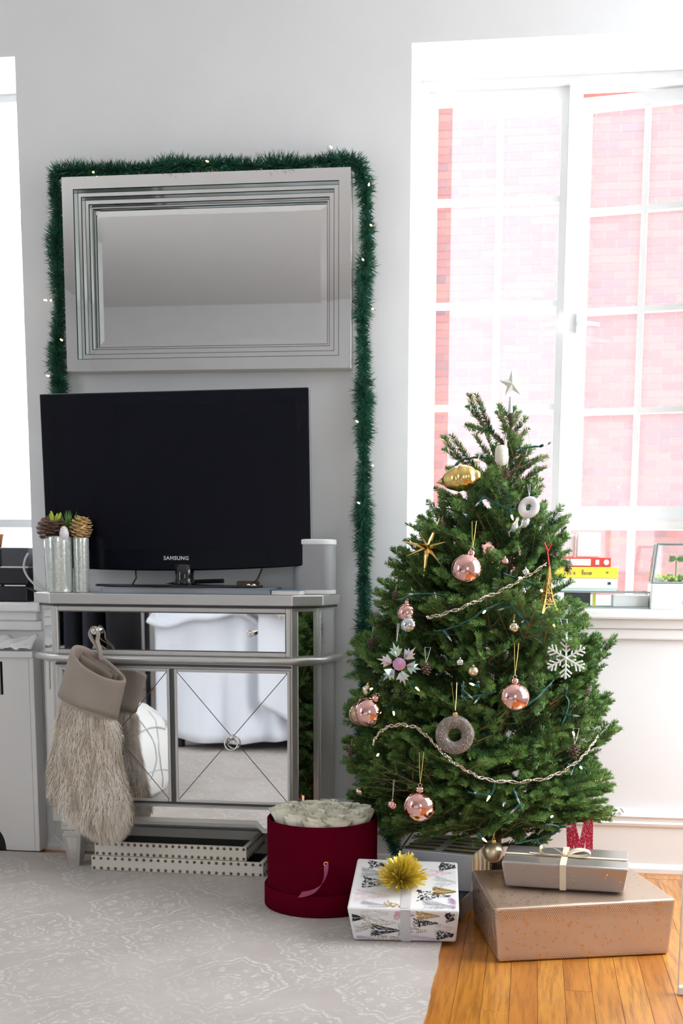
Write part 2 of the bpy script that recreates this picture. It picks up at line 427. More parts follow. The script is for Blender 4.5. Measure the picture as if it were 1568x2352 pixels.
    def mesh(s, name, mats, smooth=False, off=(0, 0, 0)):
        me = bpy.data.meshes.new(name)
        v = s.v if off == (0, 0, 0) else [(a-off[0], b-off[1], c-off[2]) for a, b, c in s.v]
        me.from_pydata(v, [], s.f)
        for m in (mats if isinstance(mats, (list, tuple)) else [mats]): me.materials.append(MT[m])
        me.polygons.foreach_set('material_index', s.m)
        if smooth: me.polygons.foreach_set('use_smooth', [True]*len(s.f))
        me.update(); return me
    def build(s, name, mats, parent=None, smooth=False, bevel=0, kind=None, label=None, seg=2, solid=0, auto=None):
        off = ROOT.get(parent.name, (0, 0, 0)) if parent else (0, 0, 0)
        o = bpy.data.objects.new(name, s.mesh(name, mats, smooth or auto is not None, off)); COL.objects.link(o)
        if parent: o.parent = parent; ROOT[o.name] = off
        if bevel:
            b = o.modifiers.new('bevel', 'BEVEL'); b.width = bevel; b.segments = seg; b.limit_method = 'ANGLE'; b.angle_limit = .6
        if solid:
            b = o.modifiers.new('solid', 'SOLIDIFY'); b.thickness = solid; b.offset = 0
        if auto is not None: o.data.set_sharp_from_angle(angle=auto)
        if kind: o['kind'] = kind
        if label: o['label'] = label
        return o
ROOT = {}
def thing(name, loc, label, cat, group=None):
    o = bpy.data.objects.new(name, None); COL.objects.link(o); o.location = loc; o.empty_display_size = .05
    ROOT[o.name] = tuple(loc); o['label'] = label; o['category'] = cat
    if group: o['group'] = group
    return o
def setting(name, loc=(0, 0, 0)):
    o = bpy.data.objects.new(name, None); COL.objects.link(o); o.location = loc; ROOT[o.name] = tuple(loc); o['kind'] = 'structure'; return o
def tag(o, label, cat, group=None):
    o['label'] = label; o['category'] = cat
    if group: o['group'] = group
    return o
def dup(root, loc, label=None, group=None, rot=None, scale=None):
    r = root.copy(); COL.objects.link(r); r.location = loc
    if rot is not None: r.rotation_euler = rot
    if scale is not None: r.scale = (scale,)*3
    if label: r['label'] = label
    if group: r['group'] = group
    for ch in list(root.children):
        c = ch.copy(); COL.objects.link(c); c.parent = r
        for g in list(ch.children):
            d = g.copy(); COL.objects.link(d); d.parent = c
    return r
def place(mesh, name, parent, loc=None, rot=None, M=None):     # another part that shares a mesh
    o = bpy.data.objects.new(name, mesh); COL.objects.link(o); o.parent = parent
    if M is not None: o.matrix_local = M
    else:
        off = ROOT.get(parent.name, (0, 0, 0)); o.location = tuple(a-b for a, b in zip(loc, off))
        if rot is not None: o.rotation_euler = rot
    return o
def axes(d, up=(0, 0, 1), loc=(0, 0, 0), s=1.0):               # matrix whose local +X runs along d
    x = Vector(d).normalized(); y = Vector(up).cross(x)
    y = y.normalized() if y.length > 1e-5 else Vector((0, 1, 0)); z = x.cross(y)
    return Matrix(((x.x*s, y.x*s, z.x*s, loc[0]), (x.y*s, y.y*s, z.y*s, loc[1]), (x.z*s, y.z*s, z.z*s, loc[2]), (0, 0, 0, 1)))
def spline(pts, n=6):
    P = [Vector(p) for p in pts]; out = []
    for i in range(len(P)-1):
        a, b, c, d = P[max(i-1, 0)], P[i], P[i+1], P[min(i+2, len(P)-1)]
        for k in range(n):
            t = k/n; out.append(.5*((2*b)+(c-a)*t+(2*a-5*b+4*c-d)*t*t+(3*b-a-3*c+d)*t**3))
    out.append(P[-1]); return out

# ---------------------------------------------------------------- the room
YW = 3.479; X0, X1, YB, ZC = -3.2, 1.05, -1.72, 2.72
W1 = (-2.43, -1.513, .752, 2.32); W2 = (-.371, .555, .752, 2.304)
def wall_with_holes(mb, lo, hi, holes, put):
    # boxes around rectangular openings (a0,a1,z0,z1) along one axis
    a = lo
    for (h0, h1, z0, z1) in holes:
        put(a, h0, 0, ZC); put(h0, h1, 0, z0); put(h0, h1, z1, ZC); a = h1
    put(a, hi, 0, ZC)
wb = MB(); wall_with_holes(wb, X0-.16, X1+.16, [W1, W2], lambda a, b, z0, z1: wb.box((a, YW, z0), (b, 3.86, z1)))
wb.build('wall_back', 'plaster', kind='structure')
wr = MB(); wall_with_holes(wr, YB-.16, YW, [(2.2, 3.40, .45, 2.62)], lambda a, b, z0, z1: wr.box((X1, a, z0), (X1+.16, b, z1)))
wr.build('wall_right', 'plaster', kind='structure')
wl_ = MB(); wall_with_holes(wl_, YB-.16, YW, [(.9, 1.6, .75, 2.25)], lambda a, b, z0, z1: wl_.box((X0-.16, a, z0), (X0, b, z1))); wl_.build('wall_left', 'plaster', kind='structure')
wf = MB(); wall_with_holes(wf, X0, X1, [(.15, .95, .8, 2.2)], lambda a, b, z0, z1: wf.box((a, YB-.16, z0), (b, YB, z1)))
wf.build('wall_front', 'plaster', kind='structure')
c = MB(); c.box((X0-.16, YB-.16, ZC), (X1+.16, 3.86, ZC+.15)); c.build('ceiling', 'ceiling_paint', kind='structure')
floor = setting('floor', (0, 0, 0))
f = MB(); f.box((X0-.16, YB-.16, -.15), (X1+.16, 3.86, -.012)); f.box((X0, YB, -.012), (-.31, YW, 0)); f.build('subfloor', 'oak_floor', floor)
random.seed(4)
bw = .05715; boards = {}
for k in range(33):
    xa = -.30+k*bw-.0142
    y = YB
    ends = []
    while y < 3.388:
        y2 = min(3.388, y+random.uniform(.55, 1.25)); 
        if 3.388-y2 < .2: y2 = 3.388
        ends.append((y, y2)); y = y2
    for ya, yb in ends:
        L = yb-ya
        if xa+bw > X1: continue
        m = MB(); m.box((.0004, 0, -.012), (bw-.0004, L-.0006, 0))
        o = m.build('floorboard', 'oak_floor'); o.parent = floor; o.location = (xa, ya, random.uniform(-.0003, .0002))
for k in range(2):
    x = -.31
    while x < X1-.01:
        x2 = min(X1, x+random.uniform(.5, 1.0)); m = MB(); m.box((0, .0005, -.012), (x2-x-.0006, .0445, 0))
        o = m.build('floorboard', 'oak_floor'); o.parent = floor; o.location = (x, 3.389+k*.0452, 0); x = x2
# mouldings
bb = MB(); prof = [(YW, 0), (3.452, 0), (3.452, .012), (3.458, .022), (3.464, .025), (3.464, .134), (3.458, .138), (3.456, .146), (3.460, .151), (3.460, .160), (3.455, .166), (3.460, .176), (3.468, .182), (YW, .187)]
n = len(prof); bb.add([(X0, y, z) for y, z in prof]+[(X1, y, z) for y, z in prof], [(i, (i+1) % n, n+(i+1) % n, n+i) for i in range(n)])
bb.build('baseboard_back', 'trim_paint', kind='structure')
def sill(name, x0, x1):
    o = setting(name, ((x0+x1)/2, 3.5, .75))
    m = MB(); m.box((x0-.072, 3.425, .740), (x1+.072, 3.80, .768)); m.build('sill_board', 'trim_paint', o, bevel=.006)
    m = MB(); m.box((x0-.05, 3.452, .712), (x1+.05, YW, .740)); m.build('cove_strip', 'trim_paint', o, bevel=.004)
    m = MB(); m.box((x0-.06, 3.462, .681), (x1+.06, YW, .712)); m.build('apron_strip', 'trim_paint', o, bevel=.005)
    m = MB(); m.box((x0-.001, 3.42, .7399), (x1+.001, 3.425, .7405))
sill('trim_1', -2.43, -1.546); sill('trim_2', W2[0], W2[1])

def sash(win, corner, d, w, z0, z1, cols, rows, pane, nameo='sash', st=.028, top=.034, bot=.043, mun=.018, th=.034):
    """one glazed leaf: starts at corner (x,y) and runs along unit vector d"""
    d = Vector((d[0], d[1], 0)).normalized(); M = Matrix(((d.x, -d.y, 0, corner[0]), (d.y, d.x, 0, corner[1]), (0, 0, 1, 0), (0, 0, 0, 1)))
    s = MB()
    s.box((0, -th/2, z0), (st, th/2, z1), 0, M); s.box((w-st, -th/2, z0), (w, th/2, z1), 0, M)
    s.box((st, -th/2, z1-top), (w-st, th/2, z1), 0, M); s.box((st, -th/2, z0), (w-st, th/2, z0+bot), 0, M)
    so = s.build(nameo, 'trim_paint', win)
    xs = [st]+cols+[w-st]; zs = [z0+bot]+rows+[z1-top]
    for x in cols:
        m = MB(); m.box((x-mun/2, -.012, z0+bot), (x+mun/2, .012, z1-top), 0, M); m.build('muntin', 'trim_paint', so)
    for z in rows:
        m = MB(); m.box((st, -.0115, z-mun/2), (w-st, .0115, z+mun/2), 0, M); m.build('muntin', 'trim_paint', so)
    for a, b in zip(xs[:-1], xs[1:]):
        for p, q in zip(zs[:-1], zs[1:]):
            m = MB(); m.box((a-.003, -.002, p-.003), (b+.003, .002, q+.003), 0, M); m.build('pane', pane, so)
    return so
def frame(win, x0, x1, z0, z1, post=None):
    m = MB(); m.box((x0, 3.745, z0), (x0+.026, 3.83, z1)); m.box((x1-.026, 3.745, z0), (x1, 3.83, z1))
    m.box((x0+.026, 3.745, z1-.022), (x1-.026, 3.83, z1)); m.box((x0+.026, 3.745, z0), (x1-.026, 3.83, z0+.03))
    if post: m.box((post[0], 3.742, z0+.03), (post[1], 3.825, z1-.022))
    return m.build('window_frame', 'trim_paint', win)
# right window: left leaf closed, right leaf swung a little outwards, low fixed lights underneath
win2 = setting('window_2', (.09, 3.78, .768))
frame(win2, W2[0], W2[1], .768, W2[3], (.066, .106))
m = MB(); m.box((-.345, 3.750, 1.000), (.066, 3.825, 1.026)); m.box((.106, 3.750, 1.000), (.529, 3.825, 1.026)); m.build('transom', 'trim_paint', win2)
sash(win2, (-.345, 3.785), (1, 0), .411, 1.027, 2.282, [.209], [1.369, 1.672, 1.972], 'pane_clear', st=.022)
sash(win2, (.112, 3.862), (.41, -.072), .416, 1.030, 2.276, [.190], [1.362, 1.661, 1.952], 'pane_dusty', st=.024)
m = MB(); m.box((-.283, 3.838, 1.03), (.066, 3.842, 2.28)); m.build('storm_pane', 'pane_dusty', win2)
for a, b in ((-.345, .066), (.106, .282), (.304, .529)):
    m = MB(); m.box((a, 3.783, .798), (b, 3.787, 1.0)); m.build('pane', 'pane_clear', win2)
m = MB(); m.box((.282, 3.765, .798), (.304, 3.805, 1.0)); m.build('muntin', 'trim_paint', win2)
for x, s in ((.060, -1), (.112, 1)):
    m = MB(); m.box((x-.008, 3.732, 1.58), (x+.008, 3.742, 1.635)); m.tube([(x, 3.73, 1.606), (x, 3.712, 1.606), (x+s*.06, 3.706, 1.596)], .0055); m.build('latch', 'trim_paint', win2, smooth=False)
# left window: its right-hand leaf stands open to the outside
win1 = setting('window_1', (-1.97, 3.78, .768))
frame(win1, W1[0], W1[1], .768, W1[3], (-1.99, -1.95))
m = MB(); m.box((-2.404, 3.750, 1.000), (-1.99, 3.825, 1.026)); m.box((-1.95, 3.750, 1.000), (-1.54, 3.825, 1.026)); m.build('transom', 'trim_paint', win1)
sash(win1, (-2.404, 3.785), (1, 0), .414, 1.027, 2.282, [.207], [1.369, 1.672, 1.972], 'pane_clear')
sash(win1, (-1.99, 4.13), (.44, -.33), .55, 1.03, 2.288, [.23], [1.370, 1.676, 1.985], 'pane_clear')
m = MB(); m.box((-1.95, 3.783, .798), (-1.54, 3.787, 1.0)); m.build('pane', 'pane_clear', win1)
# right-hand window inferred from the light; unseen rear window added to brighten the room
win3 = setting('window_3', (1.13, 2.6, 1.4))
m = MB()
for a, b, z0, z1 in ((2.2, 3.40, .45, .50), (2.2, 3.40, 2.57, 2.62), (2.2, 2.25, .50, 2.57), (3.35, 3.40, .50, 2.57), (2.78, 2.82, .50, 2.57)): m.box((X1+.06, a, z0), (X1+.11, b, z1))
m.build('window_frame', 'trim_paint', win3)
win4 = setting('window_4', (.22, -1.8, 1.45))
m = MB()
for a, b, z0, z1 in ((.15, .95, .8, .85), (.15, .95, 2.15, 2.2), (.15, .20, .85, 2.15), (.90, .95, .85, 2.15), (.53, .57, .85, 2.15)): m.box((a, -1.83, z0), (b, -1.78, z1))
m.build('window_frame', 'trim_paint', win4)

win5 = setting('window_5', (-3.28, 1.6, 1.5))  # unseen window added in the left wall to light things from the left
m = MB()
for a, b, z0, z1 in ((.9, 1.6, .75, .80), (.9, 1.6, 2.20, 2.25), (.9, .95, .80, 2.20), (1.55, 1.6, .80, 2.20), (1.23, 1.27, .80, 2.20)): m.box((X0-.11, a, z0), (X0-.06, b, z1))
m.build('window_frame', 'trim_paint', win5)

# ---------------------------------------------------------------- brick house across the street
bh = thing('brick_building', (1.0, 11.2, -.5), 'red brick house wall across the street outside the right window', 'building')
m = MB(); m.box((-2.5, 11.105, -.5), (4.5, 11.4, 7.4)); m.build('mortar_wall', 'mortar', bh)
brick_proto = MB(); brick_proto.box((-.10175, -.006, -.02885), (.10175, .02, .02885)); bme = brick_proto.mesh('brick', 'brick')
half = MB(); allb = []
for r in range(-7, 109):
    for k in range(-13, 22):
        cx = (k+.5)*.2135-(abs(r) % 2)*.10675; cz = (r+.5)*.0677
        if -2.4 < cx < 4.4: allb.append((abs(cx-.75)/.9+abs(cz-3.6)/2.1, cx, cz))
allb.sort()
for i, (d, cx, cz) in enumerate(allb):
    if i < 290: place(bme, 'brick', bh, (cx, 11.1, cz))
    else: half.box((cx-.10175, 11.094, cz-.02885), (cx+.10175, 11.106, cz+.02885))
half.build('brick_courses', 'brick', bh, kind='stuff')

# ---------------------------------------------------------------- mirrored cabinet
cab = thing('mirrored_cabinet', (-1.0055, 3.33, .008), 'silver cabinet with mirrored doors and drawer standing under the television', 'cabinet')
def mirror_x(p): return [(-2.011-x, y) for x, y in reversed(p)]
def outline(fr, ca, bk):
    r = [(-.662+fr[0], fr[1]), (-.600+ca[0], ca[1]), (-.577+bk[0], bk[1])]
    l = [(-2.011-x, y) for x, y in r]
    return [l[0], r[0], r[1], r[2], l[2], l[1]]
body = outline((0, 3.235), (0, 3.297), (0, 3.452))
m = MB(); m.prism(body, .20, .772); m.build('body', 'silver_paint', cab, bevel=.002)
m = MB(); m.prism(outline((.006, 3.216), (.016, 3.288), (.016, 3.452)), .773, .803); m.build('top', 'silver_paint', cab, bevel=.003)
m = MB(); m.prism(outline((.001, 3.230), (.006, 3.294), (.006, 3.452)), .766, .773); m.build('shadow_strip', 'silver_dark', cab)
rail = [(x, y, .620) for x, y in outline((.004, 3.221), (.014, 3.291), (.018, 3.44))]
rl = [rail[4], rail[5], rail[0], rail[1], rail[2], rail[3]]
m = MB(); m.tube(rl, .0092, 12); m.build('rail', 'silver_paint', cab, auto=.9)
def frame_rect(x0, x1, z0, z1, y0, y1, w, mb, mi=0):
    mb.box((x0, y0, z0), (x0+w, y1, z1), mi); mb.box((x1-w, y0, z0), (x1, y1, z1), mi)
    mb.box((x0+w, y0, z1-w), (x1-w, y1, z1), mi); mb.box((x0+w, y0, z0), (x1-w, y1, z0+w), mi)
# drawer
m = MB(); frame_rect(-1.347, -.664, .631, .766, 3.224, 3.2345, .013, m); dr = m.build('drawer', 'silver_paint', cab, bevel=.003)
m = MB(); frame_rect(-1.3345, -.6765, .6435, .7535, 3.2265, 3.233, .003, m); m.build('drawer_bead', 'silver_dark', dr)
m = MB(); m.box((-1.332, 3.2278, .646), (-.679, 3.2325, .751)); m.build('drawer_mirror', 'mirror', dr)
for x in (-1.220, -.772):
    m = MB(); m.lathe([(.004, 0), (.004, .012), (.0075, .016), (.0105, .021), (.0105, .025), (.008, .028), (.0075, .0265), (.004, .0265), (.003, .029), (.0005, .0295)], 20, 0, Matrix.Translation((x, 3.2275, .6985)) @ Matrix.Rotation(pi/2, 4, 'X'))
    m.build('knob', 'chrome', dr, smooth=True)
# doors
for x0, x1, pull in ((-1.335, -1.0125, -1.162), (-.9995, -.6665, -.838)):
    m = MB(); frame_rect(x0, x1, .212, .594, 3.226, 3.2345, .0085, m); dd = m.build('door', 'silver_paint', cab, bevel=.002)
    a, b = x0+.0085, x1-.0085
    m = MB(); m.box((a, 3.2285, .2205), (b, 3.2325, .5855)); m.build('door_mirror', 'mirror', dd)
    m = MB(); m.tube([(a, 3.2283, .2205), (b, 3.2283, .5855)], .0011, 4); m.tube([(a, 3.2283, .5855), (b, 3.2283, .2205)], .0011, 4); m.build('cross_groove', 'silver_dark', dd)
    cx, cz = (a+b)/2, .403
    m = MB(); m.lathe([(.0085, 0), (.0085, .006), (.0065, .013), (.001, .015)], 16, 0, Matrix.Translation((cx, 3.2285, cz)) @ Matrix.Rotation(pi/2, 4, 'X'))
    m.torus(.0185, .0021, 28, 8, 0, Matrix.Translation((cx, 3.214, cz-.016)) @ Matrix.Rotation(pi/2-.15, 4, 'X')); m.build('ring_pull', 'chrome', dd, smooth=True)
m = MB(); m.box((-1.347, 3.228, .600), (-.664, 3.2348, .606)); m.box((-1.0115, 3.2295, .212), (-1.0005, 3.2348, .594)); m.box((-1.347, 3.228, .2055), (-.664, 3.2348, .2105)); m.build('face_strip', 'silver_dark', cab)
# apron with stepped lower edge
ap = [(-1.349, .200), (-1.349, .128), (-1.262, .128), (-1.240, .152), (-.771, .152), (-.749, .128), (-.662, .128), (-.662, .200)]
m = MB(); m.plate(ap[::-1], 3.250, 3.236); m.build('apron', 'silver_paint', cab)
ai = [(-1.343, .196), (-1.343, .142), (-1.268, .142), (-1.246, .165), (-.765, .165), (-.743, .142), (-.668, .142), (-.668, .196)]
m = MB(); m.plate(ai[::-1], 3.236, 3.233); m.build('apron_mirror', 'mirror', cab)
# canted corners and sides with mirror strips
def panel_on(p, q, s0, s1, z0, z1, name, mt, out=.0022, th=.002):
    p, q = Vector(p), Vector(q); d = q-p; nrm = Vector((d.y, -d.x)).normalized()
    A, B = p+d*s0, p+d*s1; A0, B0 = A+nrm*(out-th), B+nrm*(out-th); A1, B1 = A+nrm*out, B+nrm*out
    m = MB(); m.hexa([(A0.x, A0.y, z0), (B0.x, B0.y, z0), (B1.x, B1.y, z0), (A1.x, A1.y, z0), (A0.x, A0.y, z1), (B0.x, B0.y, z1), (B1.x, B1.y, z1), (A1.x, A1.y, z1)]); return m.build(name, mt, cab)
R = [body[1], body[2], body[3]]; Lq = [body[4], body[5], body[0]]
for p, q in ((R[0], R[1]), (Lq[1], Lq[2])):
    panel_on(p, q, .22, .80, .635, .757, 'corner_mirror', 'mirror'); panel_on(p, q, .22, .80, .215, .605, 'corner_mirror', 'mirror')
for p, q in ((R[1], R[2]), (Lq[0], Lq[1])):
    panel_on(p, q, .12, .84, .635, .757, 'side_mirror', 'mirror'); panel_on(p, q, .12, .84, .215, .605, 'side_panel', 'silver_paint')
m = MB(); m.box((-1.40, 3.30, .128), (-.611, 3.45, .20)); m.build('underframe', 'silver_paint', cab)
for lx, ly in ((-1.318, 3.262), (-.693, 3.262), (-1.385, 3.42), (-.626, 3.42)):
    m = MB()
    def sq(h, z): return [(lx-h, ly-h, z), (lx+h, ly-h, z), (lx+h, ly+h, z), (lx-h, ly+h, z)]
    for (h0, z0), (h1, z1) in zip([(.015, .008), (.0165, .016), (.017, .018), (.028, .102), (.024, .106), (.024, .114), (.030, .118)], [(.0165, .016), (.017, .018), (.028, .102), (.024, .106), (.024, .114), (.030, .118), (.030, .129)]): m.hexa(sq(h0, z0)+sq(h1, z1))
    lg = m.build('leg', 'silver_paint', cab)
    m = MB(); m.hexa([(lx-.009, ly-.0192, .026), (lx+.009, ly-.0192, .026), (lx+.009, ly-.016, .026), (lx-.009, ly-.016, .026), (lx-.016, ly-.0272, .094), (lx+.016, ly-.0272, .094), (lx+.016, ly-.024, .094), (lx-.016, ly-.024, .094)]); m.build('leg_mirror', 'mirror', lg)

# ---------------------------------------------------------------- wall mirror with stepped mirrored frame
wm = thing('wall_mirror', (-.94, 3.44, 1.70), 'wide wall mirror with stepped mirrored frame hung above the television', 'mirror')
mx0, mx1, mz0, mz1 = -1.354, -.527, 1.434, 1.964
m = MB(); m.box((mx0+.004, 3.404, mz0+.004), (mx1-.004, YW-.001, mz1-.004)); 
m = MB(); frame_rect(mx0+.003, mx1-.003, mz0+.003, mz1-.003, 3.4045, YW-.001, .03, m); m.build('backing', 'tray_white', wm)
steps = [(0, .034, 3.400), (.034, .050, 3.418), (.050, .066, 3.434), (.066, .074, 3.448)]
for i, (a, b, y) in enumerate(steps):
    m = MB(); frame_rect(mx0+a, mx1-a, mz0+a, mz1-a, y, y+.004, b-a, m); m.build('frame_strip', 'mirror', wm)
    m = MB(); frame_rect(mx0+b-.0012, mx1-b+.0012, mz0+b-.0012, mz1-b+.0012, y, (steps[i+1][2] if i < 3 else 3.456), .0012, m); m.build('frame_edge', 'mirror_edge', wm)
a = .074; bv = .020
m = MB(); X_ = [mx0+a, mx0+a+bv, mx1-a-bv, mx1-a]; Z_ = [mz0+a, mz0+a+bv, mz1-a-bv, mz1-a]
pts = [(x, 3.4575 if i in (0, 3) or j in (0, 3) else 3.4555, z) for i, x in enumerate(X_) for j, z in enumerate(Z_)]
m.add(pts, [(i*4+j, (i+1)*4+j, (i+1)*4+j+1, i*4+j+1) for i in range(3) for j in range(3)]); m.build('glass', 'mirror', wm)

# ---------------------------------------------------------------- television
tv = thing('television', (-1.0, 3.30, .832), 'black flat screen television on a silver mirrored cabinet', 'television')
tx0, tx1, tz0, tz1, ty = -1.409, -.630, .8799, 1.3670, 3.332
rt = Matrix.Translation((-1.005, ty, 1.12)) @ Matrix.Rotation(-.0135, 4, 'Y') @ Matrix.Translation((1.005, -ty, -1.12))
bot = [(tx0+(tx1-tx0)*t, tz0-.013*(1-(2*t-1)**2)) for t in [i/14 for i in range(15)]]
m = MB(); m.plate(bot+[(tx1, tz1), (tx0, tz1)], ty, ty+.03); m.v = [tuple(rt @ Vector(v)) for v in m.v]; m.build('bezel', 'tv_plastic', tv, bevel=.004)
m = MB(); m.box((tx0+.036, ty-.0006, tz0+.048), (tx1-.036, ty+.004, tz1-.034), 0, rt); m.build('screen', 'tv_screen', tv)
m = MB(); frame_rect(tx0+.034, tx1-.034, tz0+.046, tz1-.032, ty-.0012, ty+.002, .002, m); m.v = [tuple(rt @ Vector(v)) for v in m.v]; m.build('screen_rim', 'tv_plastic', tv)
m = MB(); frame_rect(tx0-.0008, tx1+.0008, tz0+.004, tz1+.0008, ty+.004, ty+.016, .003, m); m.v = [tuple(rt @ Vector(v)) for v in m.v]; m.build('side_band', 'tv_side', tv)
m = MB(); m.box((tx0+.09, ty+.03, tz0+.06), (tx1-.09, ty+.062, tz1-.06), 0, rt); m.build('back_case', 'black_plastic', tv, bevel=.012)
cu = bpy.data.curves.new('logo', 'FONT'); cu.body = 'SAMSUNG'; cu.size = .0150; cu.extrude = .0003; cu.align_x = 'CENTER'; cu.space_character = 1.12; cu.offset = .0003
tmp = bpy.data.objects.new('tmp', cu); COL.objects.link(tmp); dg = bpy.context.evaluated_depsgraph_get(); me = bpy.data.meshes.new_from_object(tmp.evaluated_get(dg)); bpy.data.objects.remove(tmp)
me.materials.clear(); me.materials.append(MT['logo_silver'])
lo = bpy.data.objects.new('logo', me); COL.objects.link(lo); lo.parent = tv
lo.matrix_local = Matrix.Translation((-.018, .0300, .0655)) @ Matrix.Rotation(pi/2, 4, 'X')
m = MB(); m.prism([(-1.005+.245*cos(t)*(1 if abs(cos(t)) < .7 else 1), 3.305+.082*sin(t)) for t in [2*pi*k/40 for k in range(40)]], .8215, .8285); m.build('base', 'black_gloss', tv, bevel=.002)
m = MB(); m.lathe([(.034, .8285), (.028, .835), (.026, .85), (.03, .885)], 24, 0, Matrix.Translation((-1.000, 3.350, 0))); m.build('neck', 'black_gloss', tv, smooth=True)
for x, dx in ((-1.146, .008), (-.772, -.018)):
    m = MB(); m.tube([(x, 3.35, .874), (x+dx*.6, 3.34, .845), (x+dx, 3.30, .829)], .0024); m.build('stand_wire', 'black_plastic', tv)
for x in (-.787, -.772): 
    m = MB(); m.lathe([(.006, 0), (.006, .002), (.0035, .005), (.0005, .006)], 14, 0, Matrix.Translation((x, 3.247, .8285))); m.build('screw_cap', 'chrome', tv, smooth=True)
bk = thing('book', (-.965, 3.31, .804), 'large flat blue-grey book lying under the television foot', 'book')
m = MB(); m.box((-1.212, 3.235, .8035), (-.725, 3.40, .8065)); m.box((-1.212, 3.235, .8175), (-.725, 3.40, .8205)); m.box((-1.212, 3.236, .8065), (-1.2075, 3.40, .8175)); m.build('cover', 'book_blue', bk)
m = MB(); m.box((-1.2073, 3.238, .8066), (-.728, 3.398, .8174)); m.build('pages', 'speaker_grille', bk)
bk2 = thing('book', (-.72, 3.29, .804), 'small white booklet poking out beside the blue-grey book', 'book')
m = MB(); m.box((-.7235, 3.255, .8035), (-.645, 3.37, .814)); m.build('pages', 'paper_white', bk2); m = MB(); m.box((-.7240, 3.2545, .8141), (-.644, 3.371, .8160)); m.build('cover', 'book_blue', bk2)
# things behind the screen foot
o = MB(); o.box((-.86, 3.40, .8035), (-.80, 3.44, .838)); o.build('block', 'wood_brown', None, bevel=.003); wob = bpy.data.objects['block']; wob.name = 'wooden_block'; tag(wob, 'small brown wooden block behind the television foot', 'block')
rc = MB(); rc.tube(spline([(-1.11, 3.385, .8095), (-1.08, 3.39, .82), (-1.02, 3.40, .832), (-.96, 3.41, .836), (-.90, 3.41, .838)]), .0062, 8); rco = rc.build('power_cable', 'black_plastic', smooth=True); tag(rco, 'thick black cable looping behind the television neck', 'cable')
# white speaker
sp = thing('speaker', (-.626, 3.39, .803), 'rounded white speaker with grey grille behind the television corner', 'speaker')
def rrect(cx, cy, w, d, r, n=6):
    out = []
    for sx, sy, a0 in ((1, -1, -pi/2), (1, 1, 0), (-1, 1, pi/2), (-1, -1, pi)):
        for k in range(n+1): a = a0+pi/2*k/n; out.append((cx+sx*(w/2-r)+r*cos(a), cy+sy*(d/2-r)+r*sin(a)))
    return out
m = MB(); m.prism(rrect(-.626, 3.388, .119, .116, .048), .816, .942); m.build('grille', 'speaker_grille', sp, auto=.5)
m = MB(); m.prism(rrect(-.626, 3.388, .122, .119, .05), .942, .958); m.build('cap', 'white_plastic', sp, bevel=.003, auto=.5)
m = MB(); m.prism(rrect(-.626, 3.388, .120, .117, .049), .8035, .816); m.build('foot', 'white_plastic', sp, bevel=.002, auto=.5)

# ---------------------------------------------------------------- rug
m = MB(); nx, ny = 60, 60
random.seed(7)
edge = [random.uniform(-.0025, .0025) for _ in range(200)]
pl = [(X0+.12, -1.5), (-.190, -1.5)]+[(-.190-.004*(i/118)+edge[i], -1.5+4.88*i/118) for i in range(1, 118)]+[(-.196, 3.385), (X0+.12, 3.385)]
m.prism(pl, .0004, .008); rug = m.build('rug', 'rug_pile'); tag(rug, 'pale beige area rug with worn white medallion pattern covering the oak floor', 'rug')

# ---------------------------------------------------------------- pine cone, rose, ball kits
def cone_mesh(name, r, h, mats, n=46, seed=1, open_=1.0):
    rd = random.Random(seed); m = MB(); m.sphere((0, 0, 0), 1, 8, 6, 0, (r*.55, r*.55, h*.46))
    for i in range(n):
        t = (i+.5)/n; z = h*(.46-.92*t); rr = r*sqrt(max(0.02, 1-(2*t-1)**2*.85))*.98
        a = i*2.39996; d = Vector((cos(a), sin(a), 0)); s = Vector((-sin(a), cos(a), 0)); up = .25*open_*(1-2*t)+.15
        b = d*rr*.4+Vector((0, 0, z)); tip = d*rr+Vector((0, 0, z+h*.10*up*3)); w = r*.30
        q = [b-s*w*.5, b+s*w*.5, tip+s*w, tip+d*r*.09+Vector((0, 0, h*.03)), tip-s*w]
        q2 = [v-Vector((0, 0, h*.035)) for v in q]
        m.add(q+q2, [(0, 1, 2, 3, 4), (9, 8, 7, 6, 5), (2, 7, 8, 3), (3, 8, 9, 4), (1, 6, 7, 2), (0, 4, 9, 5)], 0)
        m.add([tip+s*w*.75+d*r*.012, tip+d*r*.115+Vector((0, 0, h*.035)), tip-s*w*.75+d*r*.012, tip-Vector((0, 0, h*.04))+d*r*.015], [(0, 1, 2), (0, 2, 3)], 1)
    return m.mesh(name, mats)

# vases with mercury glass
def vase(x, y, r, h, label):
    t = thing('glass_vase', (x, y, .803), label, 'vase', 'mercury glass vases')
    m = MB(); m.lathe([(.001, 0), (r*.92, 0), (r*.94, .004), (r*.965, .01), (r, h*.9), (r*1.01, h-.004), (r*.99, h), (r*.93, h), (r*.90, .016), (.001, .014)], 36, 0, Matrix.Translation((x, y, .8035)), cap=False)
    m.build('glass', 'mercury_glass', t, smooth=True)
    m = MB(); m.lathe([(.001, .015), (r*.84, .016), (r*.86, h*.93), (.001, h*.93)], 24, 0, Matrix.Translation((x, y, .8035)), cap=False); m.build('filling', 'tray_in', t)
    return t
v1 = vase(-1.341, 3.262, .0395, .157, 'speckled silver glass vase nearest the cabinet corner, topped with a brown pine cone')
v2 = vase(-1.279, 3.274, .0222, .155, 'narrower silver glass vase behind, topped with a gold flecked pine cone')
pc = cone_mesh('scales', .043, .062, ['cone_brown', 'cone_gold'], 56, 3)
t = thing('pine_cone', (-1.360, 3.27, .978), 'large brown pine cone with gold tips resting in the wide glass vase', 'pine cone'); place(pc, 'scales', t, (-1.356, 3.262, .978), (.35, .15, 0))
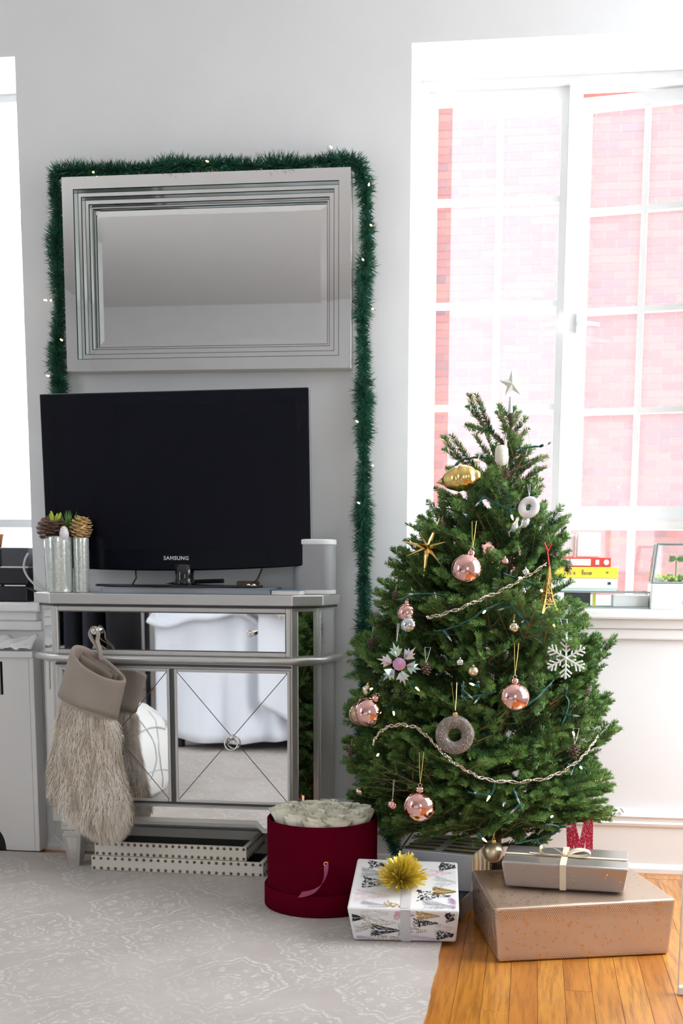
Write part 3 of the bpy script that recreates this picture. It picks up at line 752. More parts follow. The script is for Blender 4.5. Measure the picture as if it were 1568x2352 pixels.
pc2 = cone_mesh('scales', .031, .062, ['cone_gold', 'egg_white'], 44, 5)
t = thing('pine_cone', (-1.288, 3.322, .984), 'gold flecked whitish pine cone standing on the narrower glass vase', 'pine cone'); place(pc2, 'scales', t, (-1.277, 3.272, .983), (0, .2, .4))
m = MB(); m.lathe([(.0005, -.021), (.009, -.017), (.0135, -.006), (.0135, .002), (.0105, .012), (.006, .018), (.0005, .0205)], 18, 0, Matrix.Translation((-1.314, 3.240, .969))); o = m.build('white_egg', 'egg_white', smooth=True); tag(o, 'small white egg between the two pine cones', 'egg')
def sprig(name, base, n, L, spread, w, mt, label, seed, fat=False):
    rd = random.Random(seed); m = MB()
    for i in range(n):
        a = rd.uniform(0, 2*pi); e = rd.uniform(0, spread); d = Vector((cos(a)*sin(e), sin(a)*sin(e)*.6, cos(e))); l = L*rd.uniform(.7, 1)
        b = Vector(base); s = d.cross(Vector((0, 1, .1))).normalized()*w
        if fat: m.tube([b+d*l*.3, b+d*l*.75, b+d*l], [w*.8, w*1.3, w*.5], 6)
        else:
            k = Vector((0, -w, 0)); m.add([b, b+d*l*.5+s, b+d*l, b+d*l*.5-s, b+d*l*.5+k], [(0, 1, 4), (1, 2, 4), (2, 3, 4), (3, 0, 4)])
    o = m.build(name, mt); return tag(o, label, 'greenery')
sprig('fern_sprig', (-1.352, 3.262, .985), 9, .052, .55, .0030, 'plant_lime', 'small lime green frond above the brown pine cone', 2, True)
sprig('pine_sprig', (-1.318, 3.285, .965), 40, .075, .75, .0016, 'plant_green', 'tuft of green pine needles behind the white egg', 3)

# ---------------------------------------------------------------- fur stocking
st = thing('christmas_stocking', (-1.22, 3.19, .66), 'pale fur stocking with taupe linen cuff hanging from the left drawer knob', 'stocking')
LR = [((-1.300, .575), (-1.150, .505)), ((-1.318, .50), (-1.155, .45)), ((-1.334, .43), (-1.152, .41)), ((-1.350, .36), (-1.149, .355)), ((-1.364, .29), (-1.139, .30)), ((-1.362, .235), (-1.128, .245)),
      ((-1.332, .185), (-1.120, .20)), ((-1.290, .150), (-1.122, .168)), ((-1.242, .120), (-1.136, .142)), ((-1.205, .106), (-1.165, .114))]
ths = [.030, .033, .036, .038, .040, .040, .038, .034, .028, .012]
def stk(u, v):      # u around, v along
    f = v*(len(LR)-1); i = min(int(f), len(LR)-2); t = f-i
    def L2(k): 
        (lx, lz), (rx, rz) = LR[k]; return Vector((lx, lz)), Vector((rx, rz)), ths[k]
    l0, r0, t0 = L2(i); l1, r1, t1 = L2(i+1); l = l0.lerp(l1, t); r = r0.lerp(r1, t); th = t0*(1-t)+t1*t
    c = (l+r)/2; hv = (r-l)/2; a = 2*pi*u
    return Vector((c.x+hv.x*cos(a), 3.188+th*sin(a)*.9, c.y+hv.y*cos(a)))
m = MB(); NU, NV = 32, 27
v = [stk(i/NU, j/NV) for j in range(NV+1) for i in range(NU)]
f = [(j*NU+i, j*NU+(i+1) % NU, (j+1)*NU+(i+1) % NU, (j+1)*NU+i) for j in range(NV) for i in range(NU)]+[tuple(NV*NU+i for i in range(NU))]
m.add(v, f); m.build('body', 'fur_base', st, smooth=True)
rd = random.Random(11); m = MB()
for i in range(15000):
    u = rd.random(); vv = rd.uniform(.10, 1.0)**.95; p = stk(u, vv); a = stk(u+.01, vv)-p; b = stk(u, min(1, vv+.02))-stk(u, max(0, vv-.02))
    nrm = a.cross(b).normalized(); c0 = stk(u, vv)-Vector((sum(stk(k/4, vv).x for k in range(4))/4, 3.188, sum(stk(k/4, vv).z for k in range(4))/4))
    if nrm.dot(c0) < 0: nrm = -nrm
    clump = sin(p.x*90+p.z*40)*.3
    d = (nrm*rd.uniform(.25, .7)+Vector((clump*.6+rd.uniform(-.25, .35), rd.uniform(-.2, .2), -.95))).normalized()
    if vv > .78: d = (d+Vector((.25, 0, -.1))).normalized()
    L = rd.uniform(.012, .026); s = d.cross(nrm).normalized()*.0007
    q = p+d*L*.55+nrm*.002; e = p+d*L+Vector((0, 0, -.003))
    m.add([p-s, p+s, q+s*.8, q-s*.8, e], [(0, 1, 2, 3), (3, 2, 4)])
m.build('fur', 'fur', st, kind='stuff')
# cuff: outer sleeve, inner lining and inner folds
c0, c1 = Vector((-1.2390, .4870)), Vector((-1.2000, .6080)); h0, h1 = Vector((.0840, -.0340)), Vector((.0760, -.0465))
def cuff(u, v, k=1.0, y=.047, sag=0.0):
    c = c0.lerp(c1, v); h = h0.lerp(h1, v)*k; a = 2*pi*u
    wob = .0028*sin(3*a+v*5)+.002*sin(7*a-v*3)
    return Vector((c.x+h.x*cos(a), 3.186+(y*k+wob)*sin(a)-.006*v, c.y+h.y*cos(a)+sag*sin(a)-.004*sin(2*a)+(.012 if sin(a) > 0 else -.020)*abs(sin(a))*v))
m = MB(); NU = 40; prof = [(v, 1.0) for v in (0, .15, .3, .45, .6, .75, .9, .97)]+[(1.0, .985), (1.0, .93), (.95, .90), (.85, .88), (.6, .86), (.35, .84)]
vs = [cuff(i/NU, v, k) for v, k in prof for i in range(NU)]
m.add(vs, [(j*NU+i, j*NU+(i+1) % NU, (j+1)*NU+(i+1) % NU, (j+1)*NU+i) for j in range(len(prof)-1) for i in range(NU)]); m.build('cuff', 'linen_cuff', st, smooth=True, solid=.0025)
m = MB()
for k, yo in ((.60, -.012), (.42, .004), (.66, .018)):
    m.grid(lambda s, t: Vector((c0.lerp(c1, .35+.58*t).x+(2*s-1)*h1.x*k, 3.184+yo+.004*sin(8*s+yo*200), c0.lerp(c1, .35+.58*t).y+(2*s-1)*h1.y*k+.01*t)), 14, 6)
m.build('lining_fold', 'linen_in', st, smooth=True, solid=.002)
m = MB(); lp = spline([(-1.205, 3.212, .618), (-1.2085, 3.215, .645), *[tuple((a-o)/.9875+o for a, o in zip(p, (0, 0, .888))) for p in ((-1.208, 3.195, .672), (-1.208, 3.202, .692), (-1.220, 3.204, .7115), (-1.232, 3.202, .692), (-1.222, 3.195, .672))], (-1.212, 3.215, .645), (-1.205, 3.212, .618)], 5)
m.strip(lp, (.55, .8, 0), .013, 0, .0007); m.build('hanging_loop', 'linen_cuff', st, smooth=False)
st.location = tuple((a-o)*.9875+o for a, o in zip(st.location, (0, 0, .888))); st.scale = (.9875,)*3

# ---------------------------------------------------------------- nail-head trays
nm = MB(); nm.lathe([(.0046, 0), (.0042, .0015), (.0027, .0027), (.0005, .0032)], 8, 0, Matrix.Rotation(pi/2, 4, 'X'), cap=False); nme = nm.mesh('nailhead', 'nail_brass', True)
def tray(x0, x1, y0, y1, z0, h, rot, label):
    t = thing('tray', ((x0+x1)/2, (y0+y1)/2, z0), label, 'tray', 'nailhead trays under the cabinet')
    cx, cy = (x0+x1)/2, (y0+y1)/2; w = .012
    m = MB(); m.box((x0, y0, z0), (x1, y0+w, z0+h)); m.box((x0, y1-w, z0), (x1, y1, z0+h)); m.box((x0, y0+w, z0), (x0+w, y1-w, z0+h)); m.box((x1-w, y0+w, z0), (x1, y1-w, z0+h)); m.build('side', 'tray_white', t, bevel=.0012)
    m = MB(); m.box((x0+w, y0+w, z0+.001), (x1-w, y1-w, z0+.012)); m.build('bottom', 'tray_in', t)
    nn = 24
    for zz in (z0+.006, z0+h-.006):
        for k in range(nn): place(nme, 'nailhead', t, (x0+.008+(x1-x0-.016)*k/(nn-1), y0, zz))
        for k in range(9): place(nme, 'nailhead', t, (x1, y0+.012+(y1-y0-.024)*k/8, zz), (0, 0, pi/2))
    t.rotation_euler = (0, 0, rot); return t
tray(-1.249, -.740, 3.206, 3.440, .0085, .0405, -.012, 'lower white tray with brass nailheads on the rug under the cabinet')
tray(-1.243, -.792, 3.218, 3.438, .0492, .0400, -.008, 'upper white nailhead tray with dark inside, stacked on the lower one')

# ---------------------------------------------------------------- red velvet box of roses
bx = thing('hat_box', (-.532, 2.985, .008), 'round dark red velvet box full of white roses beside the cabinet', 'box')
T_ = Matrix.Translation((-.532, 2.985, 0))
m = MB(); m.lathe([(.138, .012), (.1435, .05), (.1435, .236), (.1420, .2385), (.1390, .2385), (.1375, .236), (.1375, .05)], 72, 0, T_, cap=False); m.build('drum', 'velvet', bx, auto=.9)
m = MB(); m.lathe([(.0005, .0085), (.149, .0085), (.1515, .011), (.1515, .062), (.150, .0642), (.1445, .0642)], 72, 0, T_, cap=False); m.build('lid_base', 'velvet_band', bx, auto=.9)
m = MB(); m.lathe([(.0005, .212), (.137, .212), (.137, .206), (.0005, .206)], 40, 0, T_, cap=False); m.build('foam', 'foam_dark', bx)
def onbox(dx, z, r=.1442): 
    return Vector((-.532+dx, 2.985-sqrt(r*r-dx*dx), z))
g = onbox(.034, .147, .1440)
m = MB(); m.torus(.0050, .0016, 20, 8, 0, Matrix.Translation(g) @ Matrix.Rotation(.24, 4, 'Z') @ Matrix.Rotation(pi/2, 4, 'X')); m.build('grommet', 'gold', bx, smooth=True)
m = MB(); cl = [onbox(.034, .146, .1443), onbox(.036, .128, .153), onbox(.030, .105, .158), onbox(.014, .085, .157), onbox(-.010, .073, .154), onbox(-.030, .068, .1525)]
m.strip(spline(cl, 6), (.55, .15, .8), .019, 0, .0004); m.build('ribbon_handle', 'ribbon_magenta', bx, smooth=False)
def rose_mesh(seed, name='petals'):
    rd = random.Random(seed); m = MB()
    for ring, (n, R, H, lean) in enumerate([(3, .007, .040, -.25), (4, .013, .041, 0.0), (5, .0205, .040, .16), (7, .027, .036, .38)]):
        for k in range(n):
            a0 = 2*pi*k/n+ring*.7+rd.uniform(-.15, .15); sp = 2*pi/n*.72; hh = H*rd.uniform(.93, 1.05)
            def fn(u, v):
                a = a0+(u-.5)*2*sp; z = hh*(v**.9)*(1-.06*(2*u-1)**2)
                r = R*(.55+.45*sin(min(1, v*1.1)*pi/2))+lean*.010*v**3+.0007*sin(5*a+ring)*v
                return Vector((r*cos(a), r*sin(a), z))
            m.grid(fn, 5, 5)
    m.sphere((0, 0, .015), .012, 8, 6, 0, (1, 1, 1.6))
    return m.mesh(name, 'rose_cream', True)
rms = [rose_mesh(s) for s in (1, 2, 3)]
OUT = ['at the very back of the outer ring', 'at the back just right of the middle, outer ring', 'at the back right, outer ring', 'at the far right of the outer ring', 'at the right towards the front, outer ring', 'at the front just right of the middle, outer ring', 'at the very front of the outer ring', 'at the front just left of the middle, outer ring', 'at the left towards the front, outer ring', 'at the far left of the outer ring', 'at the back left, outer ring', 'at the back just left of the middle, outer ring']
INN = ['at the back of the inner ring', 'at the back right, inner ring', 'at the front right, inner ring', 'at the front of the inner ring', 'at the front left, inner ring', 'at the back left, inner ring']
spots = [('outer', .102, pi/2-pi/6*k) for k in range(12)]+[('middle', .054, pi/2-pi/3*k) for k in range(6)]+[('left of centre', .016, pi), ('right of centre', .016, 0)]
for i, (ring, r, a) in enumerate(spots):
    x, y = -.532+r*cos(a), 2.985+r*sin(a)
    lab = 'white rose in the red box, '+(OUT[i] if i < 12 else INN[i-12] if i < 18 else 'in the very middle, '+ring)
    t = thing('white_rose', (x, y, .2125), lab, 'rose', 'white roses in the red velvet box')
    o = place(rms[i % 3], 'petals', t, (x, y, .2125+.012*(1-r/.12)+.004*sin(i*5)), (-.14*sin(a)*r/.113, .14*cos(a)*r/.113, i*1.3)); o.scale = (1.25, 1.25, 1.15)

# ---------------------------------------------------------------- gifts
def plane_frame(o, ux, uy):     # matrix: local x,y in the plane, z = outward normal
    ux = Vector(ux).normalized(); n = ux.cross(Vector(uy)).normalized(); vy = n.cross(ux)
    return Matrix(((ux.x, vy.x, n.x, o[0]), (ux.y, vy.y, n.y, o[1]), (ux.z, vy.z, n.z, o[2]), (0, 0, 0, 1)))
# white gift printed with fir trees
G = thing('wrapped_gift', (-.29, 2.79, .008), 'white gift printed with black, gold and pink fir trees, gold pompom on top', 'gift')
P8 = [Vector(p) for p in ((-.402, 2.674, .0088), (-.161, 2.693, .0088), (-.178, 2.895, .082), (-.412, 2.876, .082), (-.4140, 2.644, .0975), (-.1525, 2.663, .0950), (-.1705, 2.866, .1610), (-.4190, 2.846, .1660))]      # leans back on the navy gift behind it
m = MB(); m.hexa(P8); m.build('wrapping', 'gift_white', G, bevel=.006, seg=3)
def bil(q, u, v): return q[0].lerp(q[1], u).lerp(q[3].lerp(q[2], u), v)
def print_fir(mb, q, u, v, L, w, seed, style, nrm):
    """flat printed fir, tip to the right, drawn on face q"""
    rd = random.Random(seed); o = bil(q, u, v); du = (q[1]-q[0]).normalized(); dv = (q[3]-q[0]); dv = (dv-du*dv.dot(du)).normalized()
    n = nrm.normalized()*.0007
    def P(x, y): return o+du*x+dv*y+n
    eu = (q[1]-q[0]).length; ev = (q[3]-q[0]).length
    def ok(x, y): return 0.006 < u*eu+x < eu-.006 and .004 < v*ev+y < ev-.004
    if style == 0:      # loopy blots
        for i in range(130):
            t = rd.random(); x = L*t; y = rd.uniform(-1, 1)*w*.5*(1-t*.95); r = rd.uniform(.0009, .0018)*(1-.4*t); a = rd.uniform(0, pi)
            dx, dy = cos(a)*r*2.2, sin(a)*r*2.2
            pts = [(x-dx-dy*.3, y-dy+dx*.3), (x+dx-dy*.3, y+dy+dx*.3), (x+dx+dy*.3, y+dy-dx*.3), (x-dx+dy*.3, y-dy-dx*.3)]
            if all(ok(*p) for p in pts): mb.add([P(*p) for p in pts], [(3, 2, 1, 0), (0, 1, 2, 3)][:1])
    else:               # rows of strokes fanning back from the stem, widest at the foot
        rows = 15 if style == 1 else 22
        for i in range(rows):
            x = L*i/rows; ww = w*.5*(1-i/rows)+.001
            for sgn in (-1, 1):
                for k in range(4):
                    y0 = ww*(k+rd.random())/4.4*sgn; l = ww*.30+.0012; x2, y2 = x+rd.uniform(-.002, .001)-l*.8, y0+sgn*l*.8; th = (.0009 if style == 1 else .0015)*rd.uniform(.7, 1.3)
                    if rd.random() < (.28 if style == 1 else .08): continue
                    pts = [(x-th, y0), (x+th, y0), (x2+th*.7, y2), (x2-th*.7, y2)]
                    if sgn < 0: pts = pts[::-1]
                    if all(ok(*p) for p in pts): mb.add([P(*p) for p in pts], [(0, 1, 2, 3)])
def firs(q, lst, nrm):
    for i, (u, v, L, w, style, mt) in enumerate(lst):
        w *= 1.2; L *= 1.05
        m = MB(); print_fir(m, q, u, v, L, w, 100+i*7, style, nrm)
        if m.f: m.build('printed_fir', mt, G)
front = [P8[0], P8[1], P8[5], P8[4]]; top = [P8[4], P8[5], P8[6], P8[7]]
nf = (front[1]-front[0]).cross(front[3]-front[0]); nt = (top[1]-top[0]).cross(top[3]-top[0])
firs(front, [(.02, .70, .030, .018, 2, 'print_black'), (.13, .57, .075, .032, 1, 'print_brown'), (.21, .34, .060, .026, 2, 'print_black'), (.13, .84, .062, .024, 1, 'print_grey'), (.03, .36, .03, .02, 1, 'print_grey'),
             (.46, .35, .064, .026, 1, 'print_brown'), (.42, .82, .045, .026, 0, 'print_pink'), (.63, .82, .050, .020, 2, 'print_gold'), (.59, .60, .054, .022, 0, 'print_black'), (.88, .80, .030, .030, 0, 'print_black'),
             (.80, .44, .045, .024, 1, 'print_grey'), (.81, .24, .045, .024, 0, 'print_black'), (.25, .10, .06, .016, 1, 'print_brown'), (.03, .07, .045, .014, 2, 'print_lilac'), (.58, .09, .06, .02, 2, 'print_lilac')], nf)
firs(top, [(.12, .86, .050, .036, 0, 'print_black'), (.09, .70, .062, .030, 2, 'print_grey'), (.10, .49, .060, .046, 0, 'print_black'), (.07, .24, .075, .040, 1, 'print_pink'), (.14, .05, .06, .030, 2, 'print_grey'), (.33, .04, .05, .05, 0, 'print_gold'),
           (.82, .88, .045, .038, 0, 'print_black'), (.66, .74, .070, .030, 1, 'print_pink'), (.80, .55, .045, .050, 1, 'print_grey'), (.78, .37, .05, .030, 2, 'print_gold'), (.62, .28, .075, .042, 0, 'print_black'), (.70, .08, .06, .040, 2, 'print_grey'), (.93, .12, .02, .05, 2, 'print_lilac')], nt)
left = [P8[3], P8[0], P8[4], P8[7]]; right = [P8[1], P8[2], P8[6], P8[5]]
firs(right, [(.1, .5, .05, .03, 0, 'print_black'), (.5, .6, .06, .03, 0, 'print_black'), (.4, .2, .06, .03, 2, 'print_pink')], (right[1]-right[0]).cross(right[3]-right[0]))
firs(left, [(.1, .5, .06, .03, 2, 'print_grey'), (.6, .6, .06, .03, 2, 'print_grey')], (left[1]-left[0]).cross(left[3]-left[0]))
m = MB(); nn_ = nf.normalized()*.0009; m.add([bil(front, .465, .01)+nn_, bil(front, .56, .01)+nn_, bil(front, .565, .985)+nn_, bil(front, .475, .985)+nn_], [(0, 1, 2, 3)])
nn_ = nt.normalized()*.0009; m.add([bil(top, .475, .02)+nn_, bil(top, .565, .02)+nn_, bil(top, .565, .98)+nn_, bil(top, .475, .98)+nn_], [(0, 1, 2, 3)]); m.build('sheer_ribbon', 'ribbon_sheer', G)
pm = thing('gift_bow', (-.298, 2.75, .105), 'shiny gold tinsel pompom bow on the fir-printed white gift', 'bow')
pcen = Vector((-.2955, 2.742, .143)); rd = random.Random(5); m = MB()
for i in range(560):
    z = rd.uniform(-.35, 1); a = rd.uniform(0, 2*pi); d = Vector((sqrt(1-min(1, z*z))*cos(a), sqrt(1-min(1, z*z))*sin(a), z)).normalized()
    L = rd.uniform(.046, .066)*(1 if z > -.1 else .8); s = d.cross(Vector((rd.uniform(-1, 1), rd.uniform(-1, 1), rd.uniform(-1, 1)))).normalized()*rd.uniform(.0016, .0030); k = Vector((rd.uniform(-1, 1), rd.uniform(-1, 1), rd.uniform(-1, 1)))*.006
    b = pcen+d*.006; mdl = pcen+d*L*.6+k*.5; e = pcen+d*L+k
    if min(mdl.z-(.097+.33*(mdl.y-2.645)), e.z-(.097+.33*(e.y-2.645))) < .001: continue
    m.add([b-s*.6, b+s*.6, mdl+s, mdl-s, e+s*.8, e-s*.8], [(0, 1, 2, 3), (3, 2, 4, 5)])
m.build('tinsel', 'gold_foil', pm, kind='stuff'); m = MB(); m.sphere(pcen-Vector((0, 0, .010)), .014, 12, 8); m.build('core', 'gold_dark', pm, smooth=True)

# copper-patterned large gift
B = thing('wrapped_gift', (.10, 2.80, 0), 'large pinkish brown gift with tiny copper star pattern lying on the oak floor', 'gift')
bq = [(-.059, 2.587), (.331, 2.706), (.252, 3.01), (-.132, 2.915)]; tq = [(-.0685, 2.585), (.3420, 2.712), (.256, 3.015), (-.139, 2.915)]
Q = [Vector((x, y, .0006)) for x, y in bq]+[Vector((x, y, z)) for (x, y), z in zip(tq, (.128, .133, .130, .129))]
m = MB(); m.hexa(Q); m.build('wrapping', 'gift_foil_paper', B, bevel=.007, seg=3)
def stars(q, n, seed, nrm, dens, sz=.0042):
    rd = random.Random(seed); m = MB(); n_ = nrm.normalized()*.0008; du = (q[1]-q[0]).normalized(); dv = nrm.normalized().cross(du)
    for i in range(n):
        u, v = rd.uniform(.03, .97), rd.uniform(.04, .96)
        if rd.random() > dens(u, v): continue
        o = bil(q, u, v)+n_; a0 = rd.choice((0, pi)); s = sz*rd.uniform(.7, 1.1)
        for k in range(3):
            a = a0+2*pi*k/3; d = du*cos(a)+dv*sin(a); w = -du*sin(a)+dv*cos(a)
            m.add([o+d*s*.1-w*s*.3, o+d*s, o+d*s*.1+w*s*.3], [(0, 1, 2)])
    m.build('printed_stars', 'copper_print', B, kind='stuff')
fq = [Q[0], Q[1], Q[5], Q[4]]; lq = [Q[3], Q[0], Q[4], Q[7]]; uq = [Q[4], Q[5], Q[6], Q[7]]
stars(fq, 210, 1, (fq[1]-fq[0]).cross(fq[3]-fq[0]), lambda u, v: .9 if v > .75 or u < .35 else .45)
stars(lq, 120, 2, (lq[1]-lq[0]).cross(lq[3]-lq[0]), lambda u, v: 1, .005)
stars(uq, 260, 3, (uq[1]-uq[0]).cross(uq[3]-uq[0]), lambda u, v: 1 if u < .35 else .12)
m = MB(); nl = (lq[1]-lq[0]).cross(lq[3]-lq[0]).normalized(); 
p0, p1 = bil(lq, .93, .35), bil(lq, .90, .92); m.strip([p0+nl*.001, p0.lerp(p1, .5)+nl*.0025, p1+nl*.001], (p1-p0).cross(nl), .003); m.build('paper_fold', 'gift_foil_paper', B)

# grey gift with cream ribbon
g = thing('wrapped_gift', (.09, 2.80, .130), 'slim taupe grey gift with gold flecks and cream ribbon, stacked on the large gift', 'gift')
bq = [(-.050, 2.755), (.2255, 2.722), (.242, 2.895), (-.036, 2.915)]; tq = [(-.0615, 2.742), (.2330, 2.706), (.2470, 2.892), (-.048, 2.912)]
H = [Vector((x, y, z)) for (x, y), z in zip(bq, (.1335, .1360, .1355, .1340))]+[Vector((x, y, .1985)) for x, y in tq]
m = MB(); m.hexa(H); m.build('wrapping', 'gift_grey', g, bevel=.006, seg=3)
gf = [H[0], H[1], H[5], H[4]]; gt = [H[4], H[5], H[6], H[7]]; nfr = (gf[1]-gf[0]).cross(gf[3]-gf[0]).normalized()
m = MB(); rd = random.Random(8)
for (u, v, s) in [(.10, .80, .003), (.17, .70, .004), (.13, .35, .004), (.09, .22, .003), (.21, .82, .003), (.31, .78, .003), (.27, .45, .004), (.33, .42, .004), (.47, .42, .003), (.45, .73, .005), (.44, .5, .006), (.45, .25, .005), (.58, .42, .005), (.57, .30, .005), (.57, .62, .006), (.60, .48, .003), (.80, .30, .004), (.84, .72, .008), (.83, .58, .005), (.93, .55, .004), (.95, .48, .004), (.78, .12, .006), (.55, .75, .004), (.66, .78, .004), (.25, .62, .004), (.08, .55, .003), (.05, .35, .003), (.2, .12, .003)]:
    a = rd.uniform(0, pi); du = (gf[1]-gf[0]).normalized()*cos(a)+Vector((0, 0, sin(a))); dv = nfr.cross(du); o = bil(gf, u, v)+nfr*.0008
    m.add([o-du*s*.5, o+dv*s*.3+du*s*.1, o+du*s*.5, o-dv*s*.25], [(0, 3, 2, 1)])
m.build('gold_flecks', 'gold', g, kind='stuff')
def wrap(u, w, mt, name, obj):
    a0, a1, a2, a3 = bil(gf, u, 0), bil(gf, u, 1), bil(gt, u, 0), bil(gt, u, 1)
    e = nfr*.0013; up = Vector((0, 0, .0013)); side = (gf[1]-gf[0])
    m = MB(); m.strip([a0+e, bil(gf, u, .5)+e, bil(gf, u, .91)+e, a1+e*.6-Vector((0, 0, .0015))+up, bil(gt, u, .03)+up, bil(gt, u, .5)+up, a3+up*.9], side, w, 0, .0005); return m.build(name, mt, obj)
wrap(.49, .015, 'ribbon_cream', 'ribbon', g)
m = MB(); m.strip([bil(gt, .012, .45)+Vector((0, 0, .0016)), bil(gt, .5, .45)+Vector((0, 0, .0016)), bil(gt, .985, .45)+Vector((0, 0, .0016))], (gt[3]-gt[0]), .013, 0, .0005); m.build('ribbon', 'ribbon_cream', g)
kn = bil(gt, .49, .45)+Vector((0, 0, .004))
gb = thing('ribbon_bow', tuple(kn), 'small cream satin ribbon bow tied on the slim grey gift', 'bow')
du = (gt[1]-gt[0]).normalized(); dv = (gt[3]-gt[0]).normalized(); uz = Vector((0, 0, 1))
for sgn, ln in ((-1, .058), (1, .060)):
    m = MB(); pts = [kn, kn+du*sgn*ln*.45+uz*.016, kn+du*sgn*ln*.9+uz*.015-dv*.004, kn+du*sgn*ln+uz*.006-dv*.006, kn+du*sgn*ln*.6+uz*.0005-dv*.004, kn+du*sgn*ln*.1+uz*.001]
    m.strip(spline(pts, 6), dv+uz*.25*sgn, .013, 0, .0005); m.build('loop', 'ribbon_cream', gb)
m = MB(); m.strip(spline([kn, kn-du*.045-dv*.006+uz*.001, kn-du*.085+dv*.004-uz*.0005], 5), dv, .012, 0, .0005); m.build('tail', 'ribbon_cream', gb)
m = MB(); m.strip(spline([kn, kn+du*.025+dv*.030+uz*.004, kn+du*.052+dv*.055+uz*.002], 5), du-dv*.6, .012, 0, .0005); m.build('tail', 'ribbon_cream', gb)
m = MB(); m.sphere(kn+uz*.003, .006, 10, 8, 0, (1.1, 1, .8)); m.build('knot', 'ribbon_cream', gb, smooth=True)

# striped gift on a dark navy one, half under the tree
nv = thing('wrapped_gift', (-.22, 3.06, .008), 'dark navy gift box underneath the gold striped gift', 'gift')
a_ = Vector((-.279, 3.185, 0)); e1 = Vector((.975, -.222, 0)); e2 = Vector((-.222, -.975, 0))
def quad(o, w, d): return [o+e2*d, o+e1*w+e2*d, o+e1*w, o]
m = MB(); qn = quad(a_+e1*.006+e2*.006, .178, .290); m.hexa([Vector((p.x, p.y, .0085)) for p in qn]+[Vector((p.x, p.y, .0605)) for p in qn]); m.build('wrapping', 'gift_navy', nv, bevel=.003)
sg = thing('wrapped_gift', (-.22, 3.06, .066), 'silver and gold striped gift with lace ribbon, half hidden behind the fir-printed gift', 'gift')
qs = quad(a_, .19, .20); K = [Vector((p.x, p.y, .0610)) for p in qs]+[Vector((p.x, p.y, .158)) for p in qs]
m = MB(); m.hexa(K); m.build('wrapping', 'gift_silver', sg, bevel=.003)
for k in range(5):
    v0 = .04+k*.2; v1 = v0+.095; zt = Vector((0, 0, .0009))
    kt = [K[7], K[6], K[5], K[4]]
    m = MB(); P_ = [kt[0].lerp(kt[3], v0)+zt, kt[1].lerp(kt[2], v0)+zt, kt[1].lerp(kt[2], v1)+zt, kt[0].lerp(kt[3], v1)+zt]; m.add(P_, [(3, 2, 1, 0)])
    s0, s1 = K[6].lerp(K[5], v0), K[6].lerp(K[5], v1); nr = e1*.0009; dz = Vector((0, 0, .096)); m.add([s0+nr, s1+nr, s1+nr-dz, s0+nr-dz], [(0, 1, 2, 3)])
    m.build('gold_stripe', 'stripe_gold', sg)
m = MB(); rd = random.Random(3); base = K[7].lerp(K[6], .5)
for i in range(60):
    o = base+e2*(.2*(i+.5)/60)+Vector((0, 0, .0013)); w = .011+.002*sin(i*1.6); m.add([o-e1*w, o+e1*w, o+e1*w*.8+e2*.0026, o-e1*w*.8+e2*.0026], [(0, 3, 2, 1)])
m.build('lace_ribbon', 'lace', sg, kind='stuff')

# ---------------------------------------------------------------- clear acrylic table, right edge
at = thing('acrylic_table', (.62, 2.47, 0), 'clear acrylic table leg panel at the right edge, standing on the oak floor', 'table')
m = MB(); m.box((.3225, 2.44, .0195), (.36, 2.452, .70)); m.build('leg_panel', 'acrylic', at); m = MB(); m.box((.320, 2.4385, .0195), (.3222, 2.4535, .70)); m.build('polished_edge', 'acrylic_edge', at)
m = MB(); m.box((.320, 2.438, .0008), (.362, 2.4545, .0190)); m.build('foot', 'white_plastic', at, bevel=.003)
m = MB(); m.box((.3222, 2.30, .70), (1.0, 2.62, .715)); m.build('table_top', 'acrylic', at); 
m = MB(); m.box((.962, 2.44, .0008), (1.0, 2.452, .70)); m.build('leg_panel', 'acrylic', at)

# ---------------------------------------------------------------- window sill, right
def boxthing(name, label, cat, a, b, mt, bevel=.002, group=None):
    m = MB(); m.box(a, b); o = m.build(name, mt, None, bevel=bevel); return tag(o, label, cat, group)
gc = thing('display_box', (.20, 3.54, .768), 'low glass box with dark metal frame on the sill under the stacked books', 'box')
x0, x1, y0, y1, z0, z1 = .050, .331, 3.478, 3.60, .7685, .8165
m = MB()
for x in (x0, x1-.004):
    for y in (y0, y1-.004): m.box((x, y, z0), (x+.004, y+.004, z1))
for z in (z0, z1-.004):
    m.box((x0, y0, z), (x1, y0+.004, z+.004)); m.box((x0, y1-.004, z), (x1, y1, z+.004)); m.box((x0, y0, z), (x0+.004, y1, z+.004)); m.box((x1-.004, y0, z), (x1, y1, z+.004))
m.build('metal_frame', 'frame_metal', gc)
m = MB(); m.box((x0+.004, y0+.001, z0+.004), (x1-.004, y0+.003, z1-.004)); m.build('glass', 'pane_clear', gc)
m = MB(); m.box((x0+.004, y0+.004, z1-.003), (x1-.004, y1-.004, z1-.001)); m.build('lid_glass', 'pane_clear', gc)
boxthing('photo_card', 'dark photograph standing inside the low glass box', 'photograph', (.088, 3.575, .773), (.165, 3.578, .812), 'black_plastic', 0)
boxthing('paper_stack', 'thick white paper stack inside the low glass box', 'paper', (.225, 3.488, .773), (.325, 3.59, .806), 'paper_white')
boxthing('yellow_card', 'upright yellow card inside the low glass box', 'card', (.168, 3.50, .773), (.177, 3.503, .811), 'book_yellow', 0)
m = MB(); rd = random.Random(2)
for c_ in ((.125, 3.50, .792), (.132, 3.505, .783), (.14, 3.495, .778), (.15, 3.50, .777)): m.sphere(c_, .0085, 8, 6, 0, (1, .8, .8))
o = m.build('succulent', 'plant_green', None, smooth=True); tag(o, 'small green succulent inside the low glass box', 'plant')
